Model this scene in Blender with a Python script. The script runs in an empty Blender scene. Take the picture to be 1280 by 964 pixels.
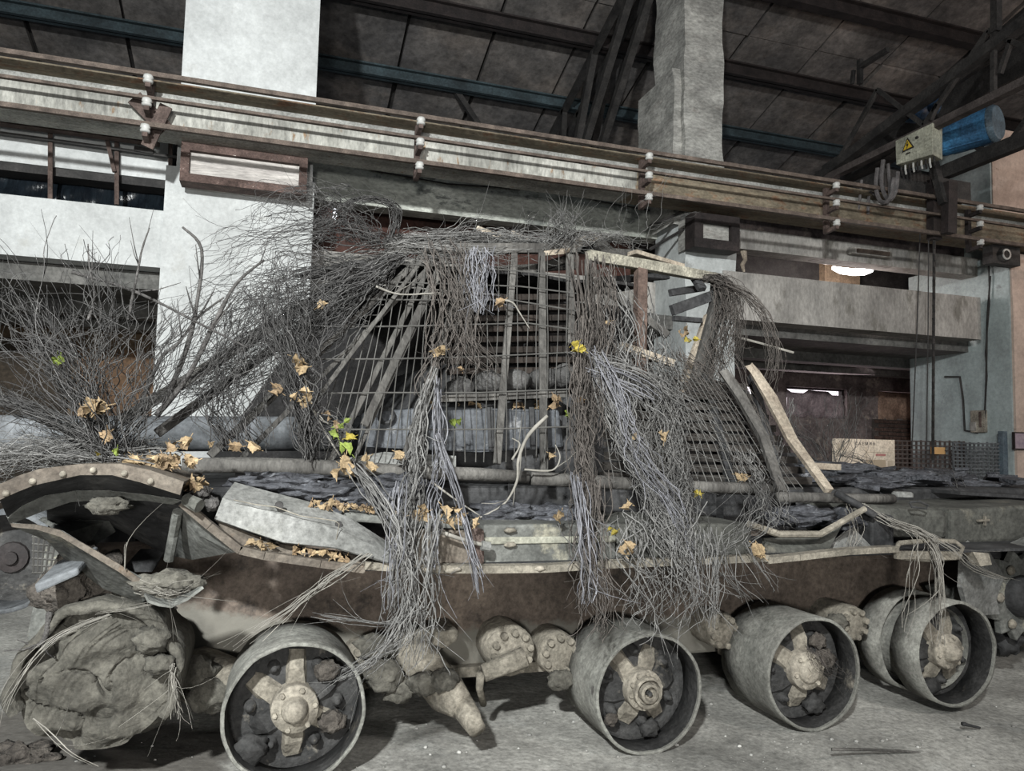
import bpy, math, random
import numpy as np
from mathutils import Vector, Matrix, noise
random.seed(7); RNG = np.random.default_rng(11)
SC = bpy.context.scene; COL = SC.collection
R = math.radians

# ------------------------------------------------------------------ camera
FPX = 930.0; CAM_H = 1.48
YAW, PITCH, ROLL = R(17.8), R(4.2), R(1.35)
fwd = Vector((math.sin(YAW)*math.cos(PITCH), math.cos(YAW)*math.cos(PITCH), math.sin(PITCH)))
r0 = Vector((math.cos(YAW), -math.sin(YAW), 0)); u0 = r0.cross(fwd)
rgt = r0*math.cos(ROLL) + u0*math.sin(ROLL); upv = rgt.cross(fwd)
cam_d = bpy.data.cameras.new('camera'); cam = bpy.data.objects.new('camera', cam_d); COL.objects.link(cam)
m3 = Matrix((rgt, upv, -fwd)).transposed()
cam.matrix_world = Matrix.Translation((0, 0, CAM_H)) @ m3.to_4x4()
cam_d.sensor_width = 36; cam_d.lens = 36*FPX/1280; cam_d.clip_end = 200
SC.camera = cam

# ------------------------------------------------------------------ world, lamps, exposure
w = bpy.data.worlds.new('hall_air'); SC.world = w; w.use_nodes = True
bg = w.node_tree.nodes['Background']; bg.inputs[0].default_value = (.80, .90, 1, 1); bg.inputs[1].default_value = .11
def lamp(name, kind, loc, target, power, col, **kw):
    d = bpy.data.lights.new(name, kind); o = bpy.data.objects.new(name, d); COL.objects.link(o)
    o.location = loc; d.energy = power; d.color = col
    o.rotation_euler = (Vector(target)-Vector(loc)).to_track_quat('-Z', 'Y').to_euler()
    for k, v in kw.items(): setattr(d, k, v)
    return o
lamp('flood_lamp', 'SPOT', (-2.4, -3.0, 4.9), (.2, 7.5, 2.7), 6500, (.97, 1, .99), spot_size=R(92), spot_blend=1.0, shadow_soft_size=.16)
lamp('wall_fill_light', 'AREA', (4.6, -2.0, 5.2), (9.2, 9, 2.6), 250, (1, .95, .90), size=1.2)  # unseen fill added to brighten the blue-green wall
lamp('low_fill_light', 'SPOT', (-1.0, -3.8, 1.5), (1.6, 7.5, 3.4), 1250, (1, .99, .95), spot_size=R(96), spot_blend=1.0, shadow_soft_size=.35)  # unseen low fill added for the hull under the fender and the spandrel
lamp('gallery_tube_light', 'POINT', (9.1, 10.3, 4.1), (9, 12, 0), 70, (1, .88, .85), shadow_soft_size=.3)
lamp('gallery_glow', 'AREA', (10.5, 12.2, 3.0), (9.5, 9, 1.2), 45, (1, .80, .84), size=2.0)
lamp('pillar_fill_light', 'POINT', (13.4, 5.2, 5.6), (11.5, 9.1, 3.2), 210, (1, .80, .68), shadow_soft_size=.4)  # unseen warm fill added to light the roof and pillar at the right
vs = SC.view_settings
vs.view_transform = 'Standard'; vs.look = 'None'; vs.gamma = 1; vs.use_curve_mapping = False; vs.exposure = 0.18

# ------------------------------------------------------------------ helpers
def ray(px, py): return fwd + rgt*((px-640)/FPX) + upv*((482-py)/FPX)
CO = Vector((0, 0, CAM_H))
def at(px, py, Y=None, X=None, Z=None):
    d = ray(px, py)
    t = Y/d.y if Y is not None else (X/d.x if X is not None else (Z-CAM_H)/d.z)
    return CO + d*t

_mats = {}
def mat(name, c1, c2=None, scale=4, rough=.9, bump=.25, c3=None, s3=14, lo3=.58, hi3=.66, metal=0, stretch=(1, 1, 1), island=0, emit=None, lo=.35, hi=.65, bscale=None, bdist=.02, grit=1.0):
    if name in _mats: return _mats[name]
    m = bpy.data.materials.new(name); m.use_nodes = True; _mats[name] = m
    nt = m.node_tree; N = nt.nodes; L = nt.links; b = N['Principled BSDF']
    b.inputs['Roughness'].default_value = rough; b.inputs['Metallic'].default_value = metal
    b.inputs['Specular IOR Level'].default_value = .3
    tc = N.new('ShaderNodeTexCoord'); mp = N.new('ShaderNodeMapping'); mp.inputs['Scale'].default_value = stretch
    L.new(tc.outputs['Object'], mp.inputs[0])
    c2 = c2 or tuple(x*.6 for x in c1)
    n1 = N.new('ShaderNodeTexNoise'); n1.inputs['Scale'].default_value = scale; n1.inputs['Detail'].default_value = 8; n1.inputs['Roughness'].default_value = .65
    L.new(mp.outputs[0], n1.inputs['Vector'])
    cr = N.new('ShaderNodeValToRGB'); cr.color_ramp.elements[0].position = lo; cr.color_ramp.elements[1].position = hi
    cr.color_ramp.elements[0].color = (*c2, 1); cr.color_ramp.elements[1].color = (*c1, 1)
    L.new(n1.outputs['Fac'], cr.inputs[0]); out = cr.outputs[0]
    if c3:
        n3 = N.new('ShaderNodeTexNoise'); n3.inputs['Scale'].default_value = s3; n3.inputs['Detail'].default_value = 6; n3.inputs['Roughness'].default_value = .7
        L.new(mp.outputs[0], n3.inputs['Vector'])
        c = N.new('ShaderNodeValToRGB'); c.color_ramp.elements[0].position = lo3; c.color_ramp.elements[1].position = hi3
        L.new(n3.outputs['Fac'], c.inputs[0])
        mx = N.new('ShaderNodeMixRGB'); L.new(c.outputs[0], mx.inputs[0]); L.new(out, mx.inputs[1]); mx.inputs[2].default_value = (*c3, 1); out = mx.outputs[0]
    if bump and not emit:
        for sc_, amp, dt in ((bscale*1.9 if bscale else scale*9, .42*grit, 4), (max(1.1, scale*.55), .5*grit, 7)):
            nn = N.new('ShaderNodeTexNoise'); nn.inputs['Scale'].default_value = sc_; nn.inputs['Detail'].default_value = dt; nn.inputs['Roughness'].default_value = .72
            L.new(mp.outputs[0], nn.inputs['Vector'])
            mr = N.new('ShaderNodeMapRange'); mr.inputs[1].default_value = .30; mr.inputs[2].default_value = .70; mr.inputs[3].default_value = 1-amp; mr.inputs[4].default_value = 1+amp*.8
            L.new(nn.outputs['Fac'], mr.inputs[0])
            vm = N.new('ShaderNodeMixRGB'); vm.blend_type = 'MULTIPLY'; vm.inputs[0].default_value = 1; L.new(out, vm.inputs[1]); L.new(mr.outputs[0], vm.inputs[2]); out = vm.outputs[0]
    if island:
        g = N.new('ShaderNodeNewGeometry'); h = N.new('ShaderNodeHueSaturation')
        ma = N.new('ShaderNodeMapRange'); ma.inputs[3].default_value = 1-island; ma.inputs[4].default_value = 1+island
        L.new(g.outputs['Random Per Island'], ma.inputs[0]); L.new(ma.outputs[0], h.inputs['Value']); L.new(out, h.inputs['Color']); out = h.outputs[0]
    L.new(out, b.inputs['Base Color'])
    if bump:
        bn = N.new('ShaderNodeBump'); bn.inputs['Strength'].default_value = bump; bn.inputs['Distance'].default_value = bdist
        n2 = N.new('ShaderNodeTexNoise'); n2.inputs['Scale'].default_value = bscale or scale*5; n2.inputs['Detail'].default_value = 6
        L.new(mp.outputs[0], n2.inputs['Vector']); L.new(n2.outputs['Fac'], bn.inputs['Height']); L.new(bn.outputs[0], b.inputs['Normal'])
    if emit:
        b.inputs['Emission Color'].default_value = (*emit[:3], 1); b.inputs['Emission Strength'].default_value = emit[3]
    return m

class MB:
    def __init__(s): s.v = []; s.f = []
    def add(s, vs, fs):
        o = len(s.v); s.v += [tuple(p) for p in vs]; s.f += [tuple(i+o for i in f) for f in fs]; return s
    def box(s, c, d, M=None):
        c = Vector(c); hx, hy, hz = d[0]/2, d[1]/2, d[2]/2
        P = [Vector((x, y, z)) for z in (-hz, hz) for y in (-hy, hy) for x in (-hx, hx)]
        if M: P = [M @ p for p in P]
        return s.add([c+p for p in P], [(0, 2, 3, 1), (4, 5, 7, 6), (0, 1, 5, 4), (2, 6, 7, 3), (0, 4, 6, 2), (1, 3, 7, 5)])
    def span(s, a, b):
        a, b = Vector(a), Vector(b); return s.box((a+b)/2, [abs(x) for x in (b-a)])
    def bar(s, p0, p1, w, h, up=(0, 0, 1), w1=None, h1=None):
        p0, p1 = Vector(p0), Vector(p1); t = (p1-p0).normalized(); a = t.cross(Vector(up))
        if a.length < 1e-4: a = t.cross(Vector((1, 0, 0)))
        a.normalize(); b = a.cross(t); w1 = w1 or w; h1 = h1 or h
        P = [p0+a*x*w/2+b*y*h/2 for x, y in ((-1, -1), (1, -1), (1, 1), (-1, 1))] + [p1+a*x*w1/2+b*y*h1/2 for x, y in ((-1, -1), (1, -1), (1, 1), (-1, 1))]
        return s.add(P, [(3, 2, 1, 0), (4, 5, 6, 7), (0, 1, 5, 4), (1, 2, 6, 5), (2, 3, 7, 6), (3, 0, 4, 7)])
    def tube(s, pts, rad, n=8, jit=0):
        pts = [Vector(p) for p in pts]; rad = rad if hasattr(rad, '__len__') else [rad]*len(pts)
        V = []; ref = None
        for i, p in enumerate(pts):
            t = (pts[min(i+1, len(pts)-1)]-pts[max(i-1, 0)]).normalized()
            if ref is None:
                ref = t.cross(Vector((0, 0, 1)) if abs(t.z) < .9 else Vector((1, 0, 0)))
            a = (ref - t*ref.dot(t)).normalized(); ref = a; b = t.cross(a)
            for k in range(n):
                q = 2*math.pi*k/n; rr = rad[i]*(1+jit*random.uniform(-1, 1)); V.append(p+(a*math.cos(q)+b*math.sin(q))*rr)
        F = [(i*n+k, i*n+(k+1) % n, (i+1)*n+(k+1) % n, (i+1)*n+k) for i in range(len(pts)-1) for k in range(n)]
        F += [tuple(range(n-1, -1, -1)), tuple((len(pts)-1)*n+k for k in range(n))]
        return s.add(V, F)
    def lathe(s, prof, c, axis='y', n=40, jit=0, a0=0, a1=2*math.pi):
        """prof: (radius, position along axis) closed loop or open line ending on the axis"""
        c = Vector(c); V = []; full = abs(a1-a0-2*math.pi) < 1e-6; m = n if full else n+1
        for (r, h) in prof:
            for k in range(m):
                q = a0+(a1-a0)*k/n; rr = r
                if jit and r > 0: rr = r + jit*noise.noise(Vector((math.cos(q)*3+c.x*7, h*9, math.sin(q)*3)))
                x, z = rr*math.cos(q), rr*math.sin(q)
                V.append(c+(Vector((x, h, z)) if axis == 'y' else Vector((x, z, h)) if axis == 'z' else Vector((h, x, z))))
        F = []
        for i in range(len(prof)-1):
            for k in range(n):
                k2 = (k+1) % m
                F.append((i*m+k, i*m+k2, (i+1)*m+k2, (i+1)*m+k))
        return s.add(V, F)
    def prism(s, poly, off):
        n = len(poly); off = Vector(off); P = [Vector(p) for p in poly]
        return s.add(P+[p+off for p in P], [tuple(range(n)), tuple(range(2*n-1, n-1, -1))]+[((i+1) % n, i, n+i, n+(i+1) % n) for i in range(n)])
    def sheet(s, rows, th, jit=0):
        """rows of points -> solid sheet of thickness th along -normal"""
        nr, nc = len(rows), len(rows[0]); P = [[Vector(p) for p in r] for r in rows]
        if jit: P = [[p+Vector((random.uniform(-jit, jit), random.uniform(-jit, jit), random.uniform(-jit, jit))) for p in r] for r in P]
        V1 = [p for r in P for p in r]; V2 = []
        for i in range(nr):
            for j in range(nc):
                a = P[min(i+1, nr-1)][j]-P[max(i-1, 0)][j]; b = P[i][min(j+1, nc-1)]-P[i][max(j-1, 0)]
                nn = a.cross(b); nn = nn.normalized() if nn.length > 1e-9 else Vector((0, 0, 1)); V2.append(P[i][j]-nn*th)
        o = nr*nc; F = []
        for i in range(nr-1):
            for j in range(nc-1):
                q = (i*nc+j, i*nc+j+1, (i+1)*nc+j+1, (i+1)*nc+j); F.append(q); F.append(tuple(o+k for k in reversed(q)))
        ring = [j for j in range(nc)]+[i*nc+nc-1 for i in range(1, nr)]+[(nr-1)*nc+j for j in range(nc-2, -1, -1)]+[i*nc for i in range(nr-2, 0, -1)]
        for a, b in zip(ring, ring[1:]+ring[:1]): F.append((b, a, o+a, o+b))
        return s.add(V1+V2, F)
    def blob(s, c, rad, amp=.25, fr=2.0, sub=3, seed=0, flat=None):
        import bmesh
        bm = bmesh.new(); bmesh.ops.create_icosphere(bm, subdivisions=sub, radius=1); c = Vector(c)
        V = []
        for v in bm.verts:
            d = v.co.normalized(); k = 1+amp*noise.fractal(d*fr+Vector((seed*3.1, seed, 0)), 1, 2, 4)
            p = Vector((d.x*rad[0], d.y*rad[1], d.z*rad[2]))*k
            if flat is not None and p.z < flat: p.z = flat
            V.append(c+p)
        F = [tuple(v.index for v in f.verts) for f in bm.faces]; bm.free()
        return s.add(V, F)
    def build(s, name, m, parent=None, smooth=False, bevel=0, kind=None):
        me = bpy.data.meshes.new(name); P = [Vector(p) for p in s.v]
        if parent is None:
            xs = [p.x for p in P]; ys = [p.y for p in P]; o0 = Vector(((min(xs)+max(xs))/2, (min(ys)+max(ys))/2, min(p.z for p in P)))
            if kind == 'structure': o0 = Vector()
        else: o0 = wloc(parent)
        me.from_pydata([p-o0 for p in P], [], s.f); me.update()
        me.materials.append(m); o = bpy.data.objects.new(name, me); COL.objects.link(o)
        if parent is None: o.location = o0
        else: o.parent = parent
        if smooth: me.polygons.foreach_set('use_smooth', [True]*len(me.polygons))
        if bevel:
            b = o.modifiers.new('edge', 'BEVEL'); b.width = bevel; b.segments = 2; b.limit_method = 'ANGLE'
        if kind: o['kind'] = kind
        return o
def wloc(o):
    v = Vector(o.location)
    while o.parent: o = o.parent; v += o.location
    return v
def tag(o, label, cat, group=None):
    o['label'] = label; o['category'] = cat
    if group: o['group'] = group
    return o
def thing(name, label, cat, loc, group=None):
    o = bpy.data.objects.new(name, None); COL.objects.link(o); o.location = loc; o.empty_display_size = .1
    return tag(o, label, cat, group)
def box(a, b): return MB().span(a, b)
def put(name, mesh_obj, parent, loc=(0, 0, 0)):
    c = mesh_obj.copy(); COL.objects.link(c); c.parent = parent; c.location = loc; return c

# ------------------------------------------------------------------ materials
WHITE = mat('white_plaster', (.57, .585, .58), (.45, .46, .455), 1.3, .85, .5, grit=.34, c3=(.34, .335, .31), s3=2.2, lo3=.58, hi3=.78, bscale=9)
GREYPL = mat('grey_plaster', (.38, .365, .34), (.24, .23, .215), 2.2, .9, .45, c3=(.20, .19, .17), s3=2.0, lo3=.55, hi3=.62, stretch=(1, 1, .45), bscale=11, grit=.7)
LOWCOL = mat('pale_blue_white_plaster', (.50, .525, .52), (.38, .40, .395), 1.6, .9, .5, c3=(.22, .22, .21), s3=2.4, lo3=.60, hi3=.75, bscale=8, grit=.4)
TANKOLD = mat('dark_soiled_green', (.085, .085, .075), (.045, .045, .04), 4, .85, .4, c3=(.15, .14, .115), s3=3.2, lo3=.58, hi3=.70, bscale=20)
PALEPL = mat('pale_plaster_column', (.36, .355, .33), (.24, .235, .22), 1.8, .9, .6, c3=(.24, .22, .20), s3=2.6, lo3=.58, hi3=.75, stretch=(1, 1, 2.2), bscale=7)
GREEN = mat('green_grey_plaster', (.54, .55, .50), (.32, .335, .30), 2.0, .9, .4, c3=(.17, .178, .165), s3=2.2, lo3=.55, hi3=.60, stretch=(.6, 1, 1.2), bscale=12)
BLUEPL = mat('blue_green_wall_paint', (.42, .49, .49), (.29, .33, .33), 1.6, .85, .3, grit=.45, c3=(.18, .18, .18), s3=3, lo3=.62, hi3=.74, bscale=9)
PINKPL = mat('pinkish_plaster', (.56, .45, .38), (.44, .35, .30), 2.0, .85, .3, grit=.4, c3=(.24, .18, .15), s3=4, lo3=.64, hi3=.7, bscale=9)
PURPL = mat('soot_stained_plaster', (.22, .18, .17), (.10, .08, .08), 1.6, .95, .4, c3=(.30, .25, .22), s3=1.4, lo3=.58, hi3=.62, bscale=9)
DARKCON = mat('dark_concrete', (.17, .165, .155), (.10, .10, .095), 1.5, .95, .3, bscale=8)
BROWNWALL = mat('brown_wall', (.16, .115, .075), (.10, .07, .045), 1.2, .9, .2)
ROOF = mat('roof_concrete_soot', (.175, .16, .15), (.09, .086, .086), .9, .95, .2, c3=(.24, .205, .18), s3=.7, lo3=.5, hi3=.75)
TEAL = mat('teal_grey_steel', (.042, .063, .072), (.03, .042, .048), 3, .7, .2)
DARKST = mat('dark_red_steel', (.032, .025, .024), (.018, .015, .015), 5, .75, .25)
BLACKST = mat('sooty_steel', (.045, .042, .040), (.022, .021, .021), 5, .7, .25)
RUST = mat('rusty_brown_steel', (.125, .092, .08), (.065, .046, .04), 7, .85, .35)
RUST2 = mat('rusty_busbar', (.15, .118, .098), (.085, .066, .055), 9, .8, .25)
CREAM = mat('cream_painted_beam', (.40, .395, .36), (.31, .305, .275), 3, .75, .3, c3=(.26, .17, .10), s3=9, lo3=.60, hi3=.68, stretch=(1, 1, .3))
CREAM2 = mat('stained_cream_beam', (.215, .185, .135), (.145, .12, .085), 4, .8, .3, c3=(.17, .10, .06), s3=8, lo3=.52, hi3=.64, stretch=(.5, 1, 1))
PORC = mat('white_porcelain', (.50, .50, .48), (.4, .4, .38), 20, .4, 0)
PLASTIC = mat('black_plastic_sheet', (.010, .014, .018), (.006, .008, .011), 3, .2, .45, bscale=5, stretch=(2.2, 1, .35), bdist=.09)
DUST = mat('floor_dust', (.315, .308, .284), (.215, .21, .192), 1.6, 1, .55, c3=(.33, .33, .31), s3=2.4, lo3=.56, hi3=.72, bscale=20, bdist=.012)
MUD = mat('dry_mud', (.105, .099, .084), (.055, .052, .044), 6, 1, .9, bscale=22, bdist=.02)
DARKMUD = mat('dark_loose_earth', (.10, .088, .076), (.045, .039, .034), 9, 1, 1, bscale=30, bdist=.03)
WHEEL = mat('dusty_steel_rim', (.20, .20, .18), (.125, .122, .11), 5, .95, .5, c3=(.085, .08, .075), s3=5, lo3=.64, hi3=.70, bscale=26, bdist=.01)
DISC = mat('burnt_wheel_disc', (.042, .041, .04), (.018, .018, .018), 7, .75, .5, c3=(.16, .145, .12), s3=6, lo3=.60, hi3=.72, bscale=24)
SAND = mat('sandy_dust_on_steel', (.215, .195, .16), (.14, .126, .103), 8, .95, .5, c3=(.12, .11, .09), s3=9, lo3=.6, hi3=.7, bscale=28)
HUBM = mat('pale_dusty_hub', (.28, .255, .21), (.19, .17, .14), 9, .9, .3, bscale=28)
TANKRUST = mat('tan_rusted_fender', (.13, .112, .092), (.075, .062, .05), 5, .85, .35, c3=(.10, .075, .055), s3=6, lo3=.58, hi3=.68, bscale=26)
TANKGREY = mat('bare_grey_plate', (.19, .19, .182), (.115, .115, .108), 4, .8, .35, c3=(.12, .12, .11), s3=6, lo3=.57, hi3=.66, bscale=22)
TANKGREEN = mat('burnt_green_paint', (.128, .13, .12), (.07, .071, .066), 4, .85, .35, c3=(.27, .255, .20), s3=3.2, lo3=.58, hi3=.68, bscale=20)
TANKDARK = mat('charred_dark_steel', (.045, .045, .046), (.02, .02, .021), 5, .75, .4, c3=(.075, .073, .07), s3=4, lo3=.58, hi3=.72, bscale=18)
TANKBLUE = mat('charred_blue_grey_box', (.082, .087, .095), (.042, .045, .05), 4, .8, .35, c3=(.22, .22, .22), s3=7, lo3=.60, hi3=.7, bscale=18)
ASHRUB = mat('charred_rubber_flakes', (.075, .078, .088), (.022, .022, .025), 10, .7, .8, c3=(.22, .225, .24), s3=16, lo3=.58, hi3=.70, stretch=(.6, 1, 1), bscale=35, bdist=.03)
WOOD = mat('weathered_grey_wood', (.105, .10, .092), (.045, .042, .039), 6, .9, .5, bscale=30, stretch=(1, 1, .3), island=.25)
WOODL = mat('pale_split_wood', (.34, .295, .235), (.22, .18, .14), 7, .85, .4, bscale=26)
BARK = mat('dark_bark', (.085, .08, .077), (.04, .038, .036), 18, .95, .6, island=.2)
VINE = mat('grey_vine_stem', (.165, .162, .156), (.075, .073, .07), 30, .9, 0, island=.55)
VINEBR = mat('brown_vine_stem', (.092, .081, .073), (.042, .037, .033), 30, .9, 0, island=.5)
VINEPU = mat('lilac_grey_vine_stem', (.195, .195, .21), (.10, .10, .11), 30, .85, 0, island=.45)
TWIG = mat('dark_twig', (.085, .082, .080), (.04, .039, .038), 30, .9, 0, island=.55)
WIRE = mat('dull_steel_wire', (.115, .112, .105), (.065, .062, .058), 12, .6, 0, metal=.3)
LEAF = mat('dry_ochre_leaf', (.31, .23, .135), (.18, .13, .075), 12, .75, .3, island=.3)
LEAFB = mat('dry_brown_leaf', (.22, .155, .09), (.12, .083, .05), 12, .8, .3, island=.3)
LEAFY = mat('yellow_leaf', (.30, .24, .04), (.20, .16, .03), 12, .7, .2)
LEAFG = mat('green_leaf', (.15, .19, .035), (.09, .12, .025), 12, .7, .2)
STRAW = mat('pale_straw', (.235, .222, .198), (.14, .132, .116), 12, .9, 0, island=.3)
STEELGREY = mat('dusty_grey_steel', (.135, .142, .15), (.08, .085, .09), 3, .8, .3, bscale=14)
BRICK = mat('sooty_brick', (.13, .085, .07), (.07, .045, .038), 9, .95, .5, island=.3)
def sideglow(name, c, e): return mat(name, c, None, 3, .8, 0, emit=(*c, e))
# ------------------------------------------------------------------ floor
def ground_z(x, y):
    z = .030*noise.fractal(Vector((x*.5, y*.5, 0)), 1, 2, 3)+.012*noise.fractal(Vector((x*2.3, y*2.3, 4)), 1, 2, 3)
    z += .11*math.exp(-((x+.95)**2/.5+(y-3.35)**2/.30))          # earth heaped about the mud-caked wheel
    z -= .05*max(0, min(1, (3.0-y)/.5)) if x > -.3 else 0
    return z
fl = MB(); xs = np.concatenate([np.arange(-9, -2, .5), np.arange(-2, 5.5, .05), np.arange(5.5, 17, .5)]); ys = np.concatenate([np.arange(-2, 2, .5), np.arange(2, 4.6, .05), np.arange(4.6, 15.2, .5)])
nx = len(xs)
fl.v = [(x, y, ground_z(x, y)) for y in ys for x in xs]
fl.f = [(j*nx+i, j*nx+i+1, (j+1)*nx+i+1, (j+1)*nx+i) for j in range(len(ys)-1) for i in range(nx-1)]
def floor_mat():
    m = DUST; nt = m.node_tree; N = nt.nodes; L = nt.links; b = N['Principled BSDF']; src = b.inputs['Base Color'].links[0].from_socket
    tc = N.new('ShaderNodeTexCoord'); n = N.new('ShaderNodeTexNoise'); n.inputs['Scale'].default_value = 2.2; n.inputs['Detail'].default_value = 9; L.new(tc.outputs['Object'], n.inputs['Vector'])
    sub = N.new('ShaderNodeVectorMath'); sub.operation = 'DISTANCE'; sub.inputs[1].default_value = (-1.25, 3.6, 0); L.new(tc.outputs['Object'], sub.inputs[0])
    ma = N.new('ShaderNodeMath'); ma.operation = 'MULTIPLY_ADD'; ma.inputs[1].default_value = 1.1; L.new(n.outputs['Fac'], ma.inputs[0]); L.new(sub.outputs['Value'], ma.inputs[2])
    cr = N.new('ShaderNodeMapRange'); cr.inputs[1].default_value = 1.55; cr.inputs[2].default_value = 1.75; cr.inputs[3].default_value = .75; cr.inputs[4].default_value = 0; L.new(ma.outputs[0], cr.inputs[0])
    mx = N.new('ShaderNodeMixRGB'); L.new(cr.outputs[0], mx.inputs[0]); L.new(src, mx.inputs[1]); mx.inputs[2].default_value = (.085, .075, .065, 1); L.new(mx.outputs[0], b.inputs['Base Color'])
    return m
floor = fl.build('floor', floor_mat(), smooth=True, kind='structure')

# ------------------------------------------------------------------ roof: sloping concrete panels on purlins
SL = math.tan(R(18.4))
def roof_z(y): return 8.25-SL*(y-13)
ceil = MB().prism([(-9, 4.5, roof_z(4.5)+.12), (19, 4.5, roof_z(4.5)+.12), (19, 18.5, roof_z(18.5)+.12), (-9, 18.5, roof_z(18.5)+.12)], (0, 0, .08)).build('ceiling', BLACKST, kind='structure')
k = 0
for j, (ya, yb) in enumerate(((18.4, 15.95), (15.9, 13.5), (13.47, 11.1), (11.07, 8.7), (8.67, 6.6), (6.57, 4.6))):
    x = -8.6+(.0 if j % 2 else .0)
    while x < 18:
        g = .02+random.uniform(0, .03); dz = random.uniform(-.02, .02)
        MB().prism([(x+g, ya, roof_z(ya)+dz), (x+1.5-g, ya, roof_z(ya)+dz), (x+1.5-g, yb, roof_z(yb)+dz), (x+g, yb, roof_z(yb)+dz)], (0, 0, .10)).build('panel', ROOF, ceil)
        x += 1.5
for (yy, m, h) in ((13.15, TEAL, .22), (11.65, DARKST, .26), (10.05, DARKST, .28), (8.4, DARKST, .26)):
    b = MB(); z = roof_z(yy)-.03
    b.span((-9, yy-.09, z-h), (18, yy+.09, z-h+.025)).span((-9, yy-.012, z-h), (18, yy+.012, z)).span((-9, yy-.09, z-.03), (18, yy+.09, z))
    b.build('roof_purlin', m, kind='structure')
# roof truss standing over the second column row
b = MB()
for dx in (-.16, .16):
    X0 = 5.3+dx
    b.bar((X0, 14.5, roof_z(14.5)-.32), (X0, 6, roof_z(6)-.32), .1, .12)
    b.bar((X0, 13.3, 5.2), (X0, 11.7, roof_z(11.7)-.3), .12, .12)
    b.bar((X0, 13.3, 5.2), (X0, 13.1, roof_z(13.1)-.3), .1, .1)
    b.bar((X0-.1, 13.3, 5.2), (X0-.1, 9.5, roof_z(9.5)-.3), .12, .12)
b.bar((5.3, 13.3, 5.1), (3.0, 13.3, roof_z(13.3)-.1), .1, .1)
b.build('roof_truss', BLACKST, kind='structure')

# ------------------------------------------------------------------ columns
box((-1.17, 9.1, 4.4), (.335, 9.9, 8.9)).build('column', WHITE, kind='structure')
box((-1.27, 9.06, 0), (.36, 9.95, 4.50)).build('column', WHITE, kind='structure')
def rough_column(x0, x1, y0, y1, z0, z1, m, amp=.03, n=26):
    rows = []; per = []
    for (a, b_) in (((x0, y0), (x1, y0)), ((x1, y0), (x1, y1)), ((x1, y1), (x0, y1)), ((x0, y1), (x0, y0))):
        for t in (0, .25, .5, .75): per.append((a[0]+(b_[0]-a[0])*t, a[1]+(b_[1]-a[1])*t))
    mb = MB(); np_ = len(per)
    for i in range(n+1):
        z = z0+(z1-z0)*i/n
        for (x, y) in per:
            k = amp*noise.fractal(Vector((x*1.3, y*1.3, z*1.4)), 1, 2, 3); k2 = amp*noise.fractal(Vector((x*1.3+9, y*1.3, z*1.4)), 1, 2, 3)
            mb.v.append((x+k, y+k2, z))
    mb.f = [(i*np_+j, i*np_+(j+1) % np_, (i+1)*np_+(j+1) % np_, (i+1)*np_+j) for i in range(n) for j in range(np_)]
    return mb.build('column', m, kind='structure')
rough_column(5.42, 6.05, 9.1, 10.0, 4.9, 8.9, PALEPL, .05)
rough_column(5.30, 5.9, 9.2, 10.3, 4.6, 6.9, PALEPL, .05)
rough_column(5.42, 6.22, 9.05, 9.95, 0, 4.75, LOWCOL, .03)
box((11.25, 9.1, 4.6), (12.0, 10.6, 6.9)).build('column', PINKPL, kind='structure')
box((11.22, 9.12, 4.5), (11.26, 10.62, 6.9)).build('column', BLUEPL, kind='structure')
box((11.02, 8.62, 0), (11.95, 10.2, 4.62)).build('column', PINKPL, kind='structure')
box((10.99, 8.66, 0), (11.03, 10.6, 4.62)).build('column', BLUEPL, kind='structure')

# ------------------------------------------------------------------ gallery: spandrels, parapets, slabs, back wall
def slab(a, b_, m, name='trim_1'): return box(a, b_).build(name, m, kind='structure')
slab((-9, 9.12, 3.33), (-1.25, 9.42, 3.985), WHITE, 'wall_parapet')
slab((.34, 9.9, 3.43), (5.45, 10.2, 3.90), GREYPL, 'wall_parapet')
slab((6.0, 9.0, 3.27), (10.80, 9.35, 3.955), GREYPL, 'wall_parapet')
slab((-9, 9.3, 4.40), (-1.25, 9.6, 5.3), WHITE, 'wall_spandrel')
slab((-9, 9.33, 4.31), (-1.25, 9.7, 4.40), BLACKST, 'trim_1')
slab((.34, 9.9, 4.57), (5.45, 10.2, 5.36), GREEN, 'wall_spandrel')
slab((6.0, 9.2, 4.36), (11.0, 9.5, 4.66), GREYPL, 'wall_spandrel')
slab((6.0, 9.45, 4.55), (11.0, 9.75, 5.2), PURPL, 'wall_spandrel')
slab((-9, 9.4, 3.12), (11.0, 13.2, 3.32), DARKCON, 'ceiling_gallery')
slab((-9, 10.1, 5.0), (11.0, 13.2, 5.15), DARKCON, 'ceiling_gallery')
for yb in (10.6, 11.9):
    slab((-9, yb, 2.95), (15, yb+.3, 3.13), DARKCON, 'trim_2')
slab((11, 10.2, 3.5), (19, 13.2, 3.7), DARKCON, 'ceiling_gallery')
# back walls
slab((-9, 13.0, 0), (8.0, 13.3, 5.0), BROWNWALL, 'wall_back')
slab((8.0, 13.0, 3.12), (19, 13.3, 5.0), PURPL, 'wall_back')
slab((8.0, 13.0, 2.74), (19, 13.3, 3.12), PURPL, 'wall_back')
slab((8.0, 13.0, 0), (19, 13.3, 2.15), PURPL, 'wall_back')
slab((11.75, 13.0, 2.15), (12.6, 13.3, 2.74), PURPL, 'wall_back')
slab((14.1, 13.0, 2.15), (19, 13.3, 2.74), PURPL, 'wall_back')
slab((9.55, 13.0, 2.15), (10.2, 13.3, 2.74), PURPL, 'wall_back')
slab((15.0, 9.4, 0), (15.3, 13.2, 7.2), PURPL, 'wall_right')
slab((-9.3, 4.5, 0), (-9.0, 13.3, 9.2), DARKCON, 'wall_left')
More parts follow.
